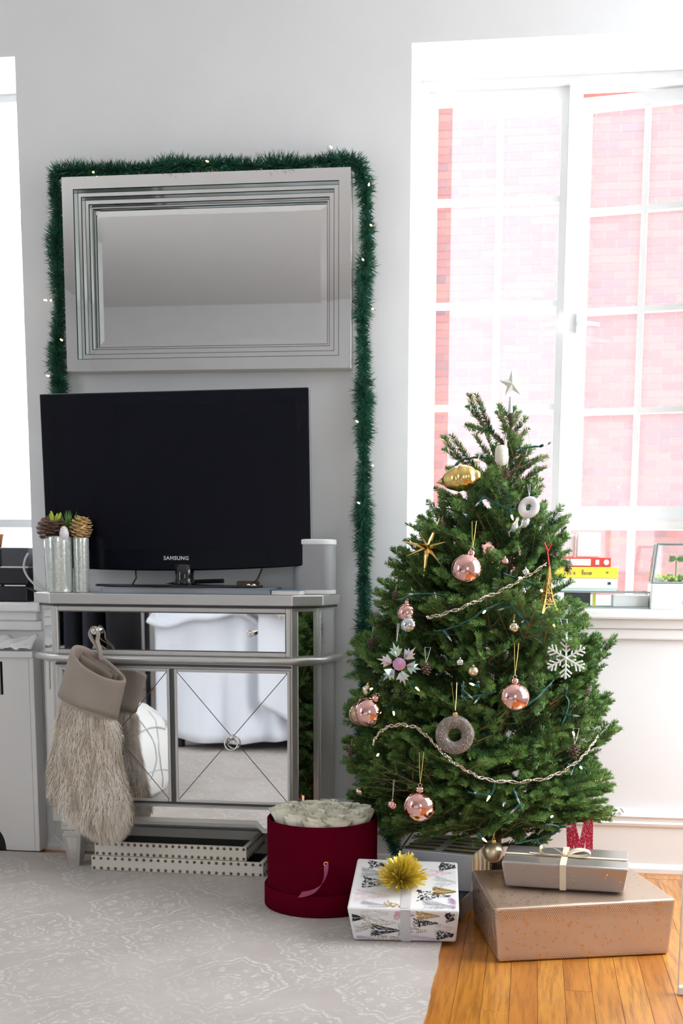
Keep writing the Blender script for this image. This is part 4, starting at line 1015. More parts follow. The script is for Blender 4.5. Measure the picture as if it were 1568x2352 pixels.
b1 = thing('book', (.12, 3.54, .817), 'white book with pale teal edge at the bottom of the sill stack', 'book', 'books stacked on the window sill')
m = MB(); m.box((-.03, 3.482, .8175), (.234, 3.62, .8235)); m.build('cover', 'book_teal', b1); m = MB(); m.box((-.03, 3.482, .8236), (.236, 3.62, .8530)); m.build('spine', 'paper_white', b1, bevel=.002)
m = MB(); m.box((.209, 3.4805, .836), (.217, 3.4815, .843)); m.build('publisher_mark', 'wire_green', b1)
b2 = thing('book', (.12, 3.54, .8535), 'bright yellow book between the white and the red one', 'book', 'books stacked on the window sill')
m = MB(); m.box((-.02, 3.488, .8535), (.237, 3.62, .8850)); m.build('spine', 'book_yellow', b2, bevel=.002)
m = MB()
for i, x in enumerate((.085, .093, .101, .112, .136, .141, .148, .154, .160)): m.box((x, 3.4868, .864), (x+.003+.001*(i % 2), 3.4878, .866+(.012 if i == 4 else .005)))
m.box((.204, 3.4868, .868), (.210, 3.4878, .873)); m.build('spine_lettering', 'print_brown', b2)
b3 = thing('book', (.11, 3.54, .8855), 'red book with white title blocks on top of the sill stack', 'book', 'books stacked on the window sill')
m = MB(); m.box((.00, 3.492, .8855), (.2165, 3.61, .9125)); m.build('spine', 'book_red', b3, bevel=.002)
m = MB()
for a, b in ((.060, .098), (.101, .159)): m.box((a, 3.4908, .8895), (b, 3.4918, .9085))
m.box((.172, 3.4908, .892), (.183, 3.4918, .906)); m.prism([(.203+.008*cos(k*pi/8), .8990+.008*sin(k*pi/8)) for k in range(16)], 0, .001, 0, Matrix(((1, 0, 0, 0), (0, 0, -1, 3.4918), (0, 1, 0, 0), (0, 0, 0, 1)))); m.build('title_block', 'paper_white', b3)
boxthing('white_box', 'small white box standing on the red book', 'box', (.119, 3.52, .9135), (.1865, 3.575, .985), 'paper_white', .003)
boxthing('white_box', 'wider white box behind the tree, left one on the red book', 'box', (.035, 3.53, .9135), (.113, 3.575, .978), 'paper_white', .003)
wbx = boxthing('white_box', 'square white box on the sill under the glass lantern', 'box', (.328, 3.445, .7685), (.47, 3.56, .840), 'paper_white', .003)
lt = thing('glass_lantern', (.40, 3.50, .8405), 'silver framed glass lantern with green moss on the white box', 'lantern')
q0 = [(.331, 3.452), (.47, 3.452), (.47, 3.55), (.331, 3.55)]; q1 = [(.343, 3.460), (.458, 3.460), (.458, 3.54), (.343, 3.54)]
m = MB()
for i in range(4):
    j = (i+1) % 4
    m.tube([(*q0[i], .843), (*q1[i], .952)], .0032, 4); m.tube([(*q0[i], .843), (*q0[j], .843)], .0030, 4); m.tube([(*q1[i], .952), (*q1[j], .952)], .0034, 4)
m.build('metal_frame', 'frame_metal', lt)
m = MB()
for i in range(4):
    j = (i+1) % 4; m.add([(*q0[i], .843), (*q0[j], .843), (*q1[j], .952), (*q1[i], .952)], [(0, 1, 2, 3)])
m.build('glass', 'pane_clear', lt, solid=.002)
m = MB(); m.hexa([(x, y, .8425) for x, y in q0]+[(x, y, .8455) for x, y in q0]); m.build('base_plate', 'frame_metal', lt)
rd = random.Random(6); m = MB()
for i in range(60):
    c_ = Vector((rd.uniform(.345, .452), rd.uniform(3.465, 3.535), .849+rd.uniform(0, .014))); m.sphere(c_, rd.uniform(.004, .008), 6, 4, 0 if i % 3 else 1)
o = m.build('moss', ['plant_lime', 'plant_green'], None, smooth=True, kind='stuff'); tag(o, 'lime green moss filling the glass lantern floor', 'moss')
m = MB(); rd = random.Random(16)
for i in range(46):
    a = rd.uniform(0, 2*pi); d = Vector((cos(a), sin(a)*.5, rd.uniform(-.1, .8))).normalized(); b_ = Vector((.400, 3.505, .905)); l = rd.uniform(.012, .03); s = d.cross(Vector((0, 1, .2))).normalized()*.004; m.add([b_+d*.004, b_+d*l*.6+s, b_+d*l, b_+d*l*.6-s], [(0, 1, 2, 3)])
m.tube([(.40, 3.505, .85), (.40, 3.505, .905)], .002, 5); o = m.build('potted_sprig', 'plant_green'); tag(o, 'leafy green sprig standing inside the glass lantern', 'plant')

# ---------------------------------------------------------------- left sill, radiator cover, cords
mb_ = thing('media_box', (-1.70, 3.55, .7685), 'low black electronic box on the left window sill', 'media box')
m = MB(); m.box((-1.90, 3.47, .770), (-1.531, 3.70, .8150)); m.build('case', 'black_plastic', mb_, bevel=.002)
m = MB(); m.box((-1.89, 3.468, .8152), (-1.535, 3.69, .8195)); m.build('lid', 'black_gloss', mb_)
m = MB(); m.box((-1.60, 3.4655, .8155), (-1.5335, 3.467, .8190)); m.box((-1.76, 3.4655, .8155), (-1.613, 3.467, .8190)); m.build('light_strip', 'white_plastic', mb_)
rb = thing('speaker_box', (-1.70, 3.56, .820), 'dark ribbed electronic box stacked on the low black box, left window', 'media box')
m = MB(); m.box((-1.90, 3.486, .8200), (-1.534, 3.68, .8700)); m.build('base_case', 'black_plastic', rb, bevel=.003)
m = MB(); m.box((-1.90, 3.49, .8760), (-1.531, 3.68, .9320)); m.build('case', 'dark_rib', rb, bevel=.003)
for k in range(12):
    z = .8800+k*.0042; m = MB(); m.box((-1.632, 3.4875, z), (-1.533, 3.4905, z+.0022)); m.build('rib', 'dark_rib', rb)
m = MB(); m.lathe([(.055, 0), (.06, .004), (.06, .058), (.055, .062)], 30, 0, Matrix.Translation((-1.668, 3.52, .8702))); m.build('dial', 'black_plastic', rb, auto=.6)
m = MB(); m.box((-1.632, 3.4865, .8702), (-1.532, 3.66, .8758)); m.build('trim_strip', 'silver_paint', rb)
fp = MB(); fp.lathe([(.0001, 0), (.018, 0), (.024, .034), (.026, .036), (.026, .042), (.0001, .042)], 20, 0, Matrix.Translation((-1.668, 3.56, .9325)), cap=False); o = fp.build('flower_pot', 'orange_pot', None, smooth=True); tag(o, 'small terracotta pot on the dark ribbed box at the left edge', 'pot')
rcv = thing('radiator_cover', (-1.95, 3.40, 0), 'white radiator cover with vertical slots beneath the left window', 'radiator cover')
m = MB(); m.box((-2.45, 3.385, .604), (-1.484, 3.451, .6235)); m.box((-1.500, 3.392, .0085), (-1.485, 3.451, .604)); m.box((-2.45, 3.392, .0085), (-2.43, 3.451, .604)); m.build('case', 'cover_paint', rcv, bevel=.002)
# front board with real slots and a round-headed black plate for the foot opening's shade
m = MB(); xs0, xs1 = -2.429, -1.502; slots = [-1.590-.105*k for k in range(8)]
xx = xs1
m.box((xs0, 3.3955, .602-.002), (xs1, 3.405, .6035))
def col(xa, xb, za, zb): m.box((xa, 3.3955, za), (xb, 3.405, zb))
prev = xs1
for i, sx in enumerate(slots):
    a, b = sx-.0055, sx+.0055; col(b, prev, .0085, .600); col(a, b, .603-.012, .600); col(a, b, .0085, .490)
    prev = a
col(xs0, prev, .0085, .600); m.build('front_board', 'cover_paint', rcv)
m = MB(); m.box((-2.43, 3.42, .02), (-1.51, 3.425, .60)); m.build('dark_backing', 'cloth_black', rcv)
for i, sx in enumerate(slots[:1]):
    m = MB(); m.plate([(sx-.055+.05*cos(t), .0085+.075*sin(t)) for t in [pi*k/14 for k in range(15)]], 3.3945, 3.3975); m.build('foot_opening', 'cloth_black', rcv)
m = MB(); rd = random.Random(9)
def film(u, v):
    x = -1.78+.292*u; y = 3.386+.062*v; return Vector((x, y, .6275+.040*v*(1-.3*v)+.005*(1+sin(x*60+v*4))*v+.003*(1+sin(x*140-v*9))+.003*rd.random()))
m.grid(film, 40, 12); o = m.build('plastic_sheet', 'plastic_film', None, smooth=True, solid=.0008); tag(o, 'crumpled glossy white plastic sheet on the radiator cover', 'plastic sheet')
def cord(name, pts, r, mt, label, cat='cord'):
    m = MB(); m.tube(spline(pts, 7), r, 7); o = m.build(name, mt, None, smooth=True); return tag(o, label, cat)
cord('cord', [(-1.520, 3.465, .915), (-1.530, 3.462, .895), (-1.5335, 3.460, .868), (-1.520, 3.46, .840), (-1.495, 3.462, .815), (-1.470, 3.465, .795), (-1.455, 3.468, .785)], .0032, 'cord_white', 'thin white cord curving down the wall beside the black box')
cord('cord', [(-1.531, 3.464, .812), (-1.50, 3.462, .800), (-1.475, 3.465, .785), (-1.46, 3.468, .775)], .0034, 'black_plastic', 'short black cord behind the cabinet top corner')
cord('cord', [(-1.478, 3.44, .628), (-1.469, 3.445, .605), (-1.463, 3.448, .55), (-1.462, 3.448, .30), (-1.463, 3.446, .12), (-1.458, 3.44, .060), (-1.44, 3.43, .038), (-1.40, 3.425, .014), (-1.34, 3.43, .012)], .0024, 'cord_white', 'pale cord running down between radiator cover and cabinet')

# ---------------------------------------------------------------- behind the camera, seen in the cabinet's mirrors
bed = thing('bed', (-1.15, .05, .0), 'bed with white sheets and hanging white valance reflected in the cabinet doors', 'bed')
m = MB()
for x in (-1.70, -.60):
    for y in (.93, -.95): m.box((x-.03, y-.03, .0085), (x+.03, y+.03, .16))
m.box((-1.73, -1.0, .10), (-.57, .97, .22)); m.build('bed_frame', 'bed_dark', bed)
m = MB(); m.box((-1.75, -1.02, .221), (-.55, .99, .56)); m.build('mattress', 'bed_white', bed, bevel=.05, seg=4)
def drape(u, v):
    x = -1.775+1.25*u; w = .5+.5*sin(x*3.1); fold = .028*sin(x*26+2*sin(x*5))*(.35+v)+.02*sin(x*9+v*2)
    z = .66-v*(.58+.035*sin(x*4+1)); return Vector((x, 1.004+.035*v+fold*.8, z))
m = MB(); m.grid(drape, 90, 14); m.build('valance', 'bed_white', bed, smooth=True, solid=.003)
def duvet(u, v):
    x = -1.80+1.30*u; y = 1.045-1.7*v; b = .06*sin(pi*min(1, v*5)/2)
    return Vector((x, y+.012*sin(x*17), .625+b+.02*sin(x*7+y*5)*.6+.022*sin(x*15-y*8)+.018*sin(x*23+y*13)))
m = MB(); m.grid(duvet, 60, 50); m.build('duvet', 'bed_white', bed, smooth=True, solid=.02)
m = MB()
def sheet(u, v):
    x = -1.26+.62*u; return Vector((x+.10*v*sin(u*3), 1.07+.012*sin(x*40+v*3)+.02*v, .66-v*(.42+.16*sin(u*3.0))))
m.grid(sheet, 60, 16); o = m.build('bed_throw', 'bed_white', None, smooth=True, solid=.003); tag(o, 'white sheet hanging in folds over the bed end, seen in the right mirrored door', 'sheet')
tf = thing('fur_throw', (-1.0, .95, .68), 'long haired pale fur throw on the bed end, seen in the drawer mirror', 'throw')
m = MB(); rd = random.Random(13)
m.grid(lambda u, v: Vector((-1.36+.72*u, 1.13-.25*v-.02*sin(u*9), .668+.03*sin(pi*v)+.012*sin(u*11)-.03*max(0, .3-v))), 24, 8)
for i in range(2600):
    u, v = rd.random(), rd.random(); p = Vector((-1.36+.72*u, 1.13-.25*v-.02*sin(u*9), .668+.03*sin(pi*v)+.012*sin(u*11))); d = Vector((rd.uniform(-.3, .3), .8-v, -.75+v*1.1)).normalized(); L = rd.uniform(.03, .06); s = Vector((.0016, 0, 0)); m.add([p-s, p+s, p+d*L], [(0, 1, 2)])
m.build('pile', 'throw_fur', tf, kind='stuff')
pf = thing('pouf', (-1.59, 2.17, .008), 'round white stitched leather pouf reflected in the left mirrored door', 'pouf')
prof = [(.001, .0), (.17, .002), (.215, .03), (.238, .09), (.245, .16), (.236, .23), (.205, .30), (.15, .345), (.07, .365), (.001, .368)]
m = MB(); m.lathe(prof, 48, 0, Matrix.Translation((-1.59, 2.17, .0085)), cap=False); m.build('cover', 'pouf_white', pf, smooth=True)
m = MB()
def pr(z):
    for (r0, z0), (r1, z1) in zip(prof, prof[1:]):
        if z0 <= z <= z1: return r0+(r1-r0)*(z-z0)/(z1-z0)
    return .01
for k in range(8):
    a = 2*pi*k/8
    for sg_ in (-1, 1):
        m.tube([(-1.59+(pr(z)+.001)*cos(a+sg_*.36*sin(pi*(z/.368))), 2.17+(pr(z)+.001)*sin(a+sg_*.36*sin(pi*(z/.368))), .0085+z) for z in [.02+.335*i/12 for i in range(13)]], .0028, 5)
for z in (.10, .26): m.tube([(-1.59+(pr(z)+.001)*cos(2*pi*k/40), 2.17+(pr(z)+.001)*sin(2*pi*k/40), .0085+z+.02*abs(sin(4*2*pi*k/40))) for k in range(40)], .0028, 5, closed=True)
m.build('seam', 'pouf_seam', pf)
rk = thing('clothes_rack', (-2.4, .30, 0), 'black clothes rail standing beside the bed, seen in the drawer mirror', 'clothes rack')
m = MB(); m.tube([(-2.05, .30, .02), (-2.05, .30, 1.20)], .014, 8); m.tube([(-3.0, .30, .02), (-3.0, .30, 1.20)], .014, 8); m.tube([(-3.02, .30, 1.20), (-2.03, .30, 1.20)], .013, 8); m.build('rail_frame', 'black_plastic', rk)
for x in (-2.05, -3.0):
    m = MB(); m.box((x-.02, .06, .0085), (x+.02, .54, .03)); m.build('rack_foot', 'black_plastic', rk)
RH = 1.20
def garment(x, w, z0, mt, name, label, seed):
    rd = random.Random(seed); ph = rd.uniform(0, 6)
    m = MB(); NU = 24
    def rg(u, v):
        a = 2*pi*u; z = 1.17-v*(1.17-z0); sh = min(1, v*6)
        return Vector((x+(w*.45)*(.35+.65*sh)*cos(a)*(1+.06*sin(5*a+ph)*v), .32+.22*sh*sin(a)*(1+.06*sin(7*a+ph)*v), z-.06*abs(sin(a))*(1-v)))
    vs = [rg(i/NU, j/14) for j in range(15) for i in range(NU)]; m.add(vs, [(j*NU+i, j*NU+(i+1) % NU, (j+1)*NU+(i+1) % NU, (j+1)*NU+i) for j in range(14) for i in range(NU)]+[tuple(14*NU+i for i in range(NU))])
    o = m.build(name, mt, None, smooth=True); return tag(o, label, 'coat', 'dark clothes on the black rail')
garment(-2.17, .13, .30, 'cloth_black', 'black_coat', 'black coat next to the pole of the clothes rail', 1)
garment(-2.30, .105, .42, 'cloth_navy', 'navy_coat', 'navy coat second from the pole of the clothes rail', 2)
garment(-2.405, .095, .38, 'cloth_navy', 'navy_coat', 'long navy coat beside the ribbed puffer sleeve on the rail', 3)
m = MB(); pr_ = []
for k in range(12):
    for t in (.0, .3, .5, .7): pr_.append((.058+.016*sin(pi*(t+.05)), .45+(k+t)*.045))
m.lathe(pr_, 20, 0, Matrix.Translation((-2.53, .42, 0))); o = m.build('puffer_jacket', 'puffer', None, smooth=True); tag(o, 'black ribbed puffer sleeve hanging on the clothes rail', 'jacket', 'dark clothes on the black rail')
garment(-2.68, .16, .25, 'cloth_black', 'black_coat', 'black coat at the far end of the clothes rail', 4)

# ---------------------------------------------------------------- pine garland with warm lights round the wall mirror
gd = thing('pine_garland', (-.50, 3.43, 1.0), 'dark green tinsel pine garland with tiny warm lights draped over the wall mirror', 'garland')
gpath = [(-1.400, 3.452, 1.300), (-1.400, 3.450, 1.382), (-1.402, 3.448, 1.517), (-1.388, 3.446, 1.626), (-1.393, 3.444, 1.794), (-1.383, 3.440, 1.900), (-1.386, 3.430, 1.975), (-1.350, 3.425, 1.986), (-1.161, 3.422, 1.984), (-.933, 3.422, 1.990), (-.734, 3.422, 1.980), (-.587, 3.425, 1.990), (-.512, 3.430, 1.980),
         (-.494, 3.440, 1.908), (-.487, 3.445, 1.770), (-.500, 3.448, 1.608), (-.496, 3.450, 1.419), (-.494, 3.450, 1.252), (-.495, 3.450, 1.008), (-.491, 3.450, .759), (-.488, 3.448, .504), (-.492, 3.445, .310), (-.452, 3.440, .179), (-.400, 3.435, .075), (-.39, 3.43, .035)]
gs = spline(gpath, 10)
m = MB(); m.tube(gs, .004, 6); m.build('core_wire', 'garland_core', gd)
rd = random.Random(21); m = MB()
L_ = [0]
for a, b in zip(gs, gs[1:]): L_.append(L_[-1]+(b-a).length)
def gat(s):
    import bisect
    i = min(max(bisect.bisect_right(L_, s)-1, 0), len(gs)-2); t = (s-L_[i])/max(1e-6, L_[i+1]-L_[i]); return gs[i].lerp(gs[i+1], t), (gs[i+1]-gs[i]).normalized()
N = int(L_[-1]*6500)
for i in range(N):
    p, d = gat(L_[-1]*rd.random()); a = rd.uniform(0, 2*pi); u = d.cross(Vector((.3, 1, .2))).normalized(); w = d.cross(u)
    env = .92+.17*sin(p.z*19+p.x*23)+.12*sin(p.z*57+p.x*41)
    r = (u*cos(a)+w*sin(a)); q = (r*.85+d*rd.choice((-1, 1, 1))*rd.uniform(.2, .8)+Vector((rd.uniform(-.2, .2), 0, rd.uniform(-.2, .2)))).normalized(); L = rd.uniform(.024, .044)*env
    e = p+q*L
    if e.y > 3.474: e.y = 3.474
    s = q.cross(Vector((rd.uniform(-1, 1), 1, rd.uniform(-1, 1)))).normalized()*.0010
    m.add([p-s*.6, p+s*.6, p.lerp(e, .6)+s, e, p.lerp(e, .6)-s], [(0, 1, 2, 4), (4, 2, 3)])
m.build('needles', 'garland_needle', gd, kind='stuff')
gb_ = MB(); gb_.lathe([(.0004, 0), (.0022, .001), (.0024, .005), (.0016, .008), (.0003, .010)], 8, 0, None, cap=False); gbm = gb_.mesh('light_bulb', 'bulb', True)
for x, z, y in ((-1.255, 1.972, 3.392), (-.925, 1.988, 3.392), (-.578, 2.012, 3.395), (-.478, 1.915, 3.405), (-.470, 1.812, 3.41), (-.492, 1.722, 3.41), (-.468, 1.593, 3.41), (-1.408, 1.632, 3.40), (-1.366, 1.52, 3.402), (-1.412, 1.424, 3.41), (-.505, 1.286, 3.41), (-.462, 1.165, 3.41), (-.500, 1.060, 3.41), (-1.398, 1.63, 3.402)):
    place(gbm, 'light_bulb', gd, (x, y, z), (rd.uniform(1, 2), 0, rd.uniform(-1, 1)))
m = MB(); m.tube(spline([(-.39, 3.40, .020), (-.36, 3.36, .075), (-.33, 3.32, .125), (-.30, 3.27, .175), (-.24, 3.24, .22)], 6), .0024, 6); o = m.build('extension_wire', 'wire_green', None, smooth=True); tag(o, 'dark green light wire running from garland end up into the christmas tree', 'wire')

# ---------------------------------------------------------------- christmas tree
YC = 3.18
PROF = [(.126, -.109, .202), (.18, -.135, .261), (.253, -.133, .350), (.36, -.150, .339), (.491, -.146, .345), (.609, -.152, .330), (.714, -.143, .290), (.829, -.148, .245), (.943, -.111, .190), (1.056, -.112, .135), (1.168, -.110, .112), (1.267, -.090, .060), (1.289, -.078, .028)]
def crown(z):
    z = min(max(z, PROF[0][0]), PROF[-1][0])
    for a, b in zip(PROF, PROF[1:]):
        if a[0] <= z <= b[0]:
            t = (z-a[0])/(b[0]-a[0]); return a[1]+(b[1]-a[1])*t, a[2]+(b[2]-a[2])*t
def trunk_x(z): return -.095+(.025*(z-.1)/1.15)
tree = thing('christmas_tree', (-.095, YC, .008), 'fresh green fir tree decorated with baubles and lights, standing before the right window', 'christmas tree')
m = MB(); m.tube([(trunk_x(z), YC-.03*(z > 1), z) for z in (.012, .3, .7, 1.0, 1.17, 1.28)], [.026, .022, .014, .0085, .0055, .0035], 10); m.build('trunk', 'bark', tree, smooth=True)
m = MB(); m.lathe([(.001, .0015), (.060, .0015), (.064, .01), (.060, .085), (.055, .085), (.05, .02), (.001, .02)], 28, 0, Matrix.Translation((-.095, YC+.02, 0)), cap=False); m.build('stand', 'black_plastic', tree, auto=.7)

def shoot(mb, a, b, rd, dens=1700, nl=.0175, tipc=False, r0=.0019, upn=Vector((0, 0, 1)), start=.06):
    a, b = Vector(a), Vector(b); d = (b-a); L = d.length; d.normalize(); side = d.cross(upn).normalized(); up = side.cross(d)
    mb.tube([a, a.lerp(b, .5), b], [r0, r0*.75, r0*.45], 4, 1)
    for i in range(int(L*dens)):
        t = start+(1-start)*rd.random(); p = a+d*L*t
        ph = rd.uniform(-.45, pi+.45); lean = rd.uniform(.50, .72)
        q = (d*lean+side*cos(ph)+up*sin(ph)*.85).normalized()
        l = nl*rd.uniform(.88, 1.06)*(1 if t < .93 else .85); e = p+q*l; n2 = (up*cos(ph)-side*sin(ph)).normalized()
        w = n2*.0012 if rd.random() < .6 else d*.0010
        mi = 2 if (tipc and t > .55 and rd.random() < .7) else (3 if rd.random() < .14 else 0)
        mb.add([p, p.lerp(e, .45)+w, e, p.lerp(e, .45)-w], [(0, 1, 2, 3)], mi)
    for k in range(9):
        ph = rd.uniform(0, 2*pi); q = (d*1.5+side*cos(ph)+up*sin(ph)).normalized(); e = b+q*nl*.7; w = (side*sin(ph)-up*cos(ph))*.0011
        mb.add([b, b.lerp(e, .5)+w, e, b.lerp(e, .5)-w], [(0, 1, 2, 3)], 2 if tipc else 0)
def branch_mesh(L, seed):
    rd = random.Random(seed); mb = MB(); cv = lambda s: Vector((s, 0, .22*s*s/max(L, .1)*.5-.02*s))
    if L < .09:
        shoot(mb, (0, 0, 0), cv(L), rd, 2700, .0165, True, .0022, start=0)
        return mb.mesh('branch', ['needle', 'twig', 'needle_light', 'needle_blue'])
    n = 5
    for i in range(n):
        a, b = cv(L*i/n), cv(L*(i+1)/n); shoot(mb, a, b, rd, 2500 if i > 1 or L < .16 else 900, .018, i >= n-1, .0032*(1-i/n)+.0014, start=0)
    k = max(1, int(L/.068))
    for i in range(k):
        s = L*(.25+.62*(i+.5+rd.uniform(-.25, .25))/k)
        for sg in (-1, 1):
            if rd.random() < .10: continue
            l = (L-s)*rd.uniform(.62, .85)+.038; an = radians(rd.uniform(34, 48)); o = cv(s); dd = Vector((cos(an), sg*sin(an), rd.uniform(.02, .30))); e = o+dd*l
            shoot(mb, o, e, rd, 2800, .0172, True, .0024)
            if l > .125:
                for t in (.45,):
                    for s2 in (-1, 1):
                        if rd.random() < .2: continue
                        a2 = an*sg+s2*radians(42); o2 = o+dd*l*t; l2 = l*(1-t)*.85+.014; shoot(mb, o2, o2+Vector((cos(a2), sin(a2), rd.uniform(0, .22)))*l2, rd, 2800, .0165, True, .0020)
    return mb.mesh('branch', ['needle', 'twig', 'needle_light', 'needle_blue'])
LENS = [.045, .075, .11, .15, .20, .26, .33]
BM = {L: [branch_mesh(L, int(L*1000)+s) for s in range(3)] for L in LENS}
def add_branch(a, b, up=(0, 0, 1), roll=0.0):
    a, b = Vector(a), Vector(b); L = (b-a).length; base = min(LENS, key=lambda l: abs(l-L)); M = axes(b-a, up, a, 1.0); s = L/base
    o = bpy.data.objects.new('branch', random.choice(BM[base])); COL.objects.link(o); o.parent = tree
    R_ = ROOT[tree.name]; M.translation = Vector(a)-Vector(R_); o.matrix_local = M @ Matrix.Rotation(roll, 4, 'X') @ Matrix.Diagonal((s, min(s, 1.15), 1, 1))
random.seed(31)
HAND = [(-.083,3.130,1.196,-.187,3.100,1.274),(-.081,3.130,1.217,-.106,3.100,1.284),(-.093,3.130,1.130,-.167,3.100,1.206),(-.104,3.130,1.152,-.135,3.100,1.215),(-.103,3.130,1.097,-.241,3.100,1.167),(-.048,3.130,1.119,.012,3.100,1.155),(-.047,3.130,1.097,.020,3.100,1.128),(-.060,3.130,1.163,-.022,3.100,1.182),(-.124,3.130,1.031,-.246,3.100,1.046),(-.100,3.130,.965,-.243,3.100,.980),(-.043,3.130,.898,.080,3.100,.987),(-.053,3.130,.865,.091,3.100,.943),(-.188,3.130,.852,-.377,3.100,.879),(-.211,3.130,.829,-.363,3.100,.851),(-.198,3.130,.762,-.412,3.100,.800),(-.232,3.130,.704,-.423,3.100,.737),(.019,3.130,.685,.148,3.100,.739),(-.001,3.130,.593,.167,3.100,.644),(.022,3.130,.571,.167,3.100,.627),(.036,3.130,.490,.195,3.100,.504),(.025,3.130,.467,.180,3.100,.526),(-.300,3.130,.587,-.482,3.100,.616),(-.312,3.130,.634,-.459,3.100,.656),(-.333,3.130,.482,-.482,3.100,.505),(-.321,3.130,.447,-.494,3.100,.452),(-.332,3.130,.387,-.488,3.100,.352),(.026,3.130,.444,.171,3.100,.446),(.019,3.130,.268,.223,3.100,.298),(.019,3.130,.256,.195,3.100,.256),(.041,3.130,.304,.175,3.100,.337),(-.320,3.130,.316,-.481,3.100,.317),(-.308,3.130,.269,-.446,3.100,.264),(-.248,3.130,.211,-.363,3.100,.201),(-.036,3.130,.147,.089,3.100,.194),(-.071,3.130,.145,.045,3.100,.151),(-.142,3.130,.785,-.210,3.100,.919),(.005,3.130,.798,.098,3.100,.838),(-.017,3.130,.775,.083,3.100,.777)]
for h in HAND:
    b = Vector(h[3:]); a = Vector(h[:3]); tz = max(.14, a.z-.35*(b-a).length); 
    if (b-a).length > .12: a = a.lerp(Vector((trunk_x(a.z), YC, a.z-.02)), .35)
    add_branch(a, b, (0, -.5, 1) if b.z > .35 else (0, 0, 1), random.uniform(-.3, .3))
NB = 165; ga = 2.39996
for i in range(NB):
    t = (i+.5)/NB; z = .155+1.07*(1-(1-t)**.62) if t < 1 else 1.2
    z = .17+1.04*(1-sqrt(1-t*.985)); az = i*ga+random.uniform(-.2, .2)
    cx, hw = crown(z); d = Vector((cos(az), sin(az)))
    R = hw*random.choice((.62, .78, .90, 1.0, 1.12))*random.uniform(.96, 1.04)
    zz = (z-.15)/1.06; tilt = .10+.55*zz+.45*zz*zz+random.uniform(-.14, .22)
    tip = Vector((cx+d.x*R, YC-.02+d.y*R*(1 if d.y < 0 else .72), z+R*tilt*.5))
    if tip.y > 3.42: tip.y = 3.42
    lo = .215 if (tip.x < -.10 and tip.y < 3.1) else .175
    if tip.z < lo: tip.z = lo+random.uniform(0, .025)
    base = Vector((trunk_x(z), YC, max(.13, z-R*tilt*.5-.015)))
    if R > .2: base = base.lerp(tip, random.choice((.06, .10, .22, .34)))
    add_branch(base, tip, (0, -.8, .7) if (d.y < .25 and i % 2 and z > .36) else (0, 0, 1), random.uniform(-.7, .7))
# short upright shoots along the leader
for k in range(34):
    z = .93+.34*k/34; a = k*2.4; r = .028+.075*(1.30-z)/.35
    add_branch((trunk_x(z), YC-.02, z-.005), (trunk_x(z)+r*cos(a), YC-.02+r*sin(a)*.9, z+r*random.uniform(.55, 1.1)), (0, 0, 1), random.uniform(-1, 1))
# a few drooping fronds over the front
for x, y, z in ((-.36, 2.93, .60), (-.20, 2.86, .70), (-.05, 2.88, .66), (-.30, 2.86, .42), (-.12, 2.84, .43), (.03, 2.88, .45), (-.23, 2.86, .34), (-.02, 2.87, .28), (-.25, 2.94, .93), (-.10, 2.97, .90), (-.16, 2.90, .55), (.08, 2.97, .58), (-.40, 3.0, .42)):
    add_branch((trunk_x(z)+(x-trunk_x(z))*.3, YC+(y-YC)*.3, z+.015), (x, y, z+random.uniform(-.03, .04)), (0, 0, 1), random.uniform(-.5, .5))

# broad fronds lying on the front of the tree, their flat side outwards
rf = random.Random(63)
for k in range(46):
    z = .31+.74*(k+.5)/46; cx, hw = crown(z); an = rf.uniform(-1.15, 1.15); R = hw*rf.uniform(.55, .74)
    a0 = Vector((cx+sin(an)*R*.75, YC-cos(an)*R, z-.03)); out = Vector((sin(an)*rf.uniform(.5, 1.1)+rf.uniform(-.35, .35), -rf.uniform(.35, .75), rf.uniform(-.05, .75))).normalized()
    add_branch(a0, a0+out*rf.uniform(.13, .18)*(.55+.45*hw/.34), (0, -.8, .6) if z > .40 else (0, 0, 1), rf.uniform(-.4, .4))

# ---------------------------------------------------------------- string of fairy lights
sl = thing('fairy_lights', (-.1, 2.95, .6), 'string of dark green wire fairy lights wound around the christmas tree', 'string lights')
sock = MB(); sock.tube([(0, 0, 0), (.019, 0, 0)], .0031, 7); sock.tube([(.004, 0, 0), (.008, 0, 0)], .0038, 7); sockm = sock.mesh('socket', 'wire_green')
bl = MB(); bl.lathe([(.0024, 0), (.0026, .004), (.0022, .010), (.001, .014), (.0002, .016)], 8, 0, Matrix.Translation((.019, 0, 0)) @ Matrix.Rotation(pi/2, 4, 'Y'), cap=False)
blm = bl.mesh('light_bulb', 'bulb', True); blc = bl.mesh('light_bulb', 'bulb_clear', True)
rd = random.Random(41)
def wire(pts, socks, lit=None):
    m = MB(); sp_ = spline(pts, 8); m.tube(sp_, .0019, 6); off = .0022
    m.tube([p+Vector((off*sin(i*1.1), off*.4, off*cos(i*1.1))) for i, p in enumerate(sp_)], .0017, 6); m.build('wire', 'wire_green', sl, smooth=True)
    for k in range(socks):
        p = sp_[int((k+.5)/socks*(len(sp_)-1))]; d = Vector((rd.uniform(-1, 1), -rd.uniform(.1, .8), rd.uniform(-1.1, .7)))
        M = axes(d, (0, .3, 1)); M.translation = p-Vector(ROOT[sl.name])
        place(sockm, 'socket', sl, M=M); place(blm if (lit or rd.random() < .5) else blc, 'light_bulb', sl, M=M)
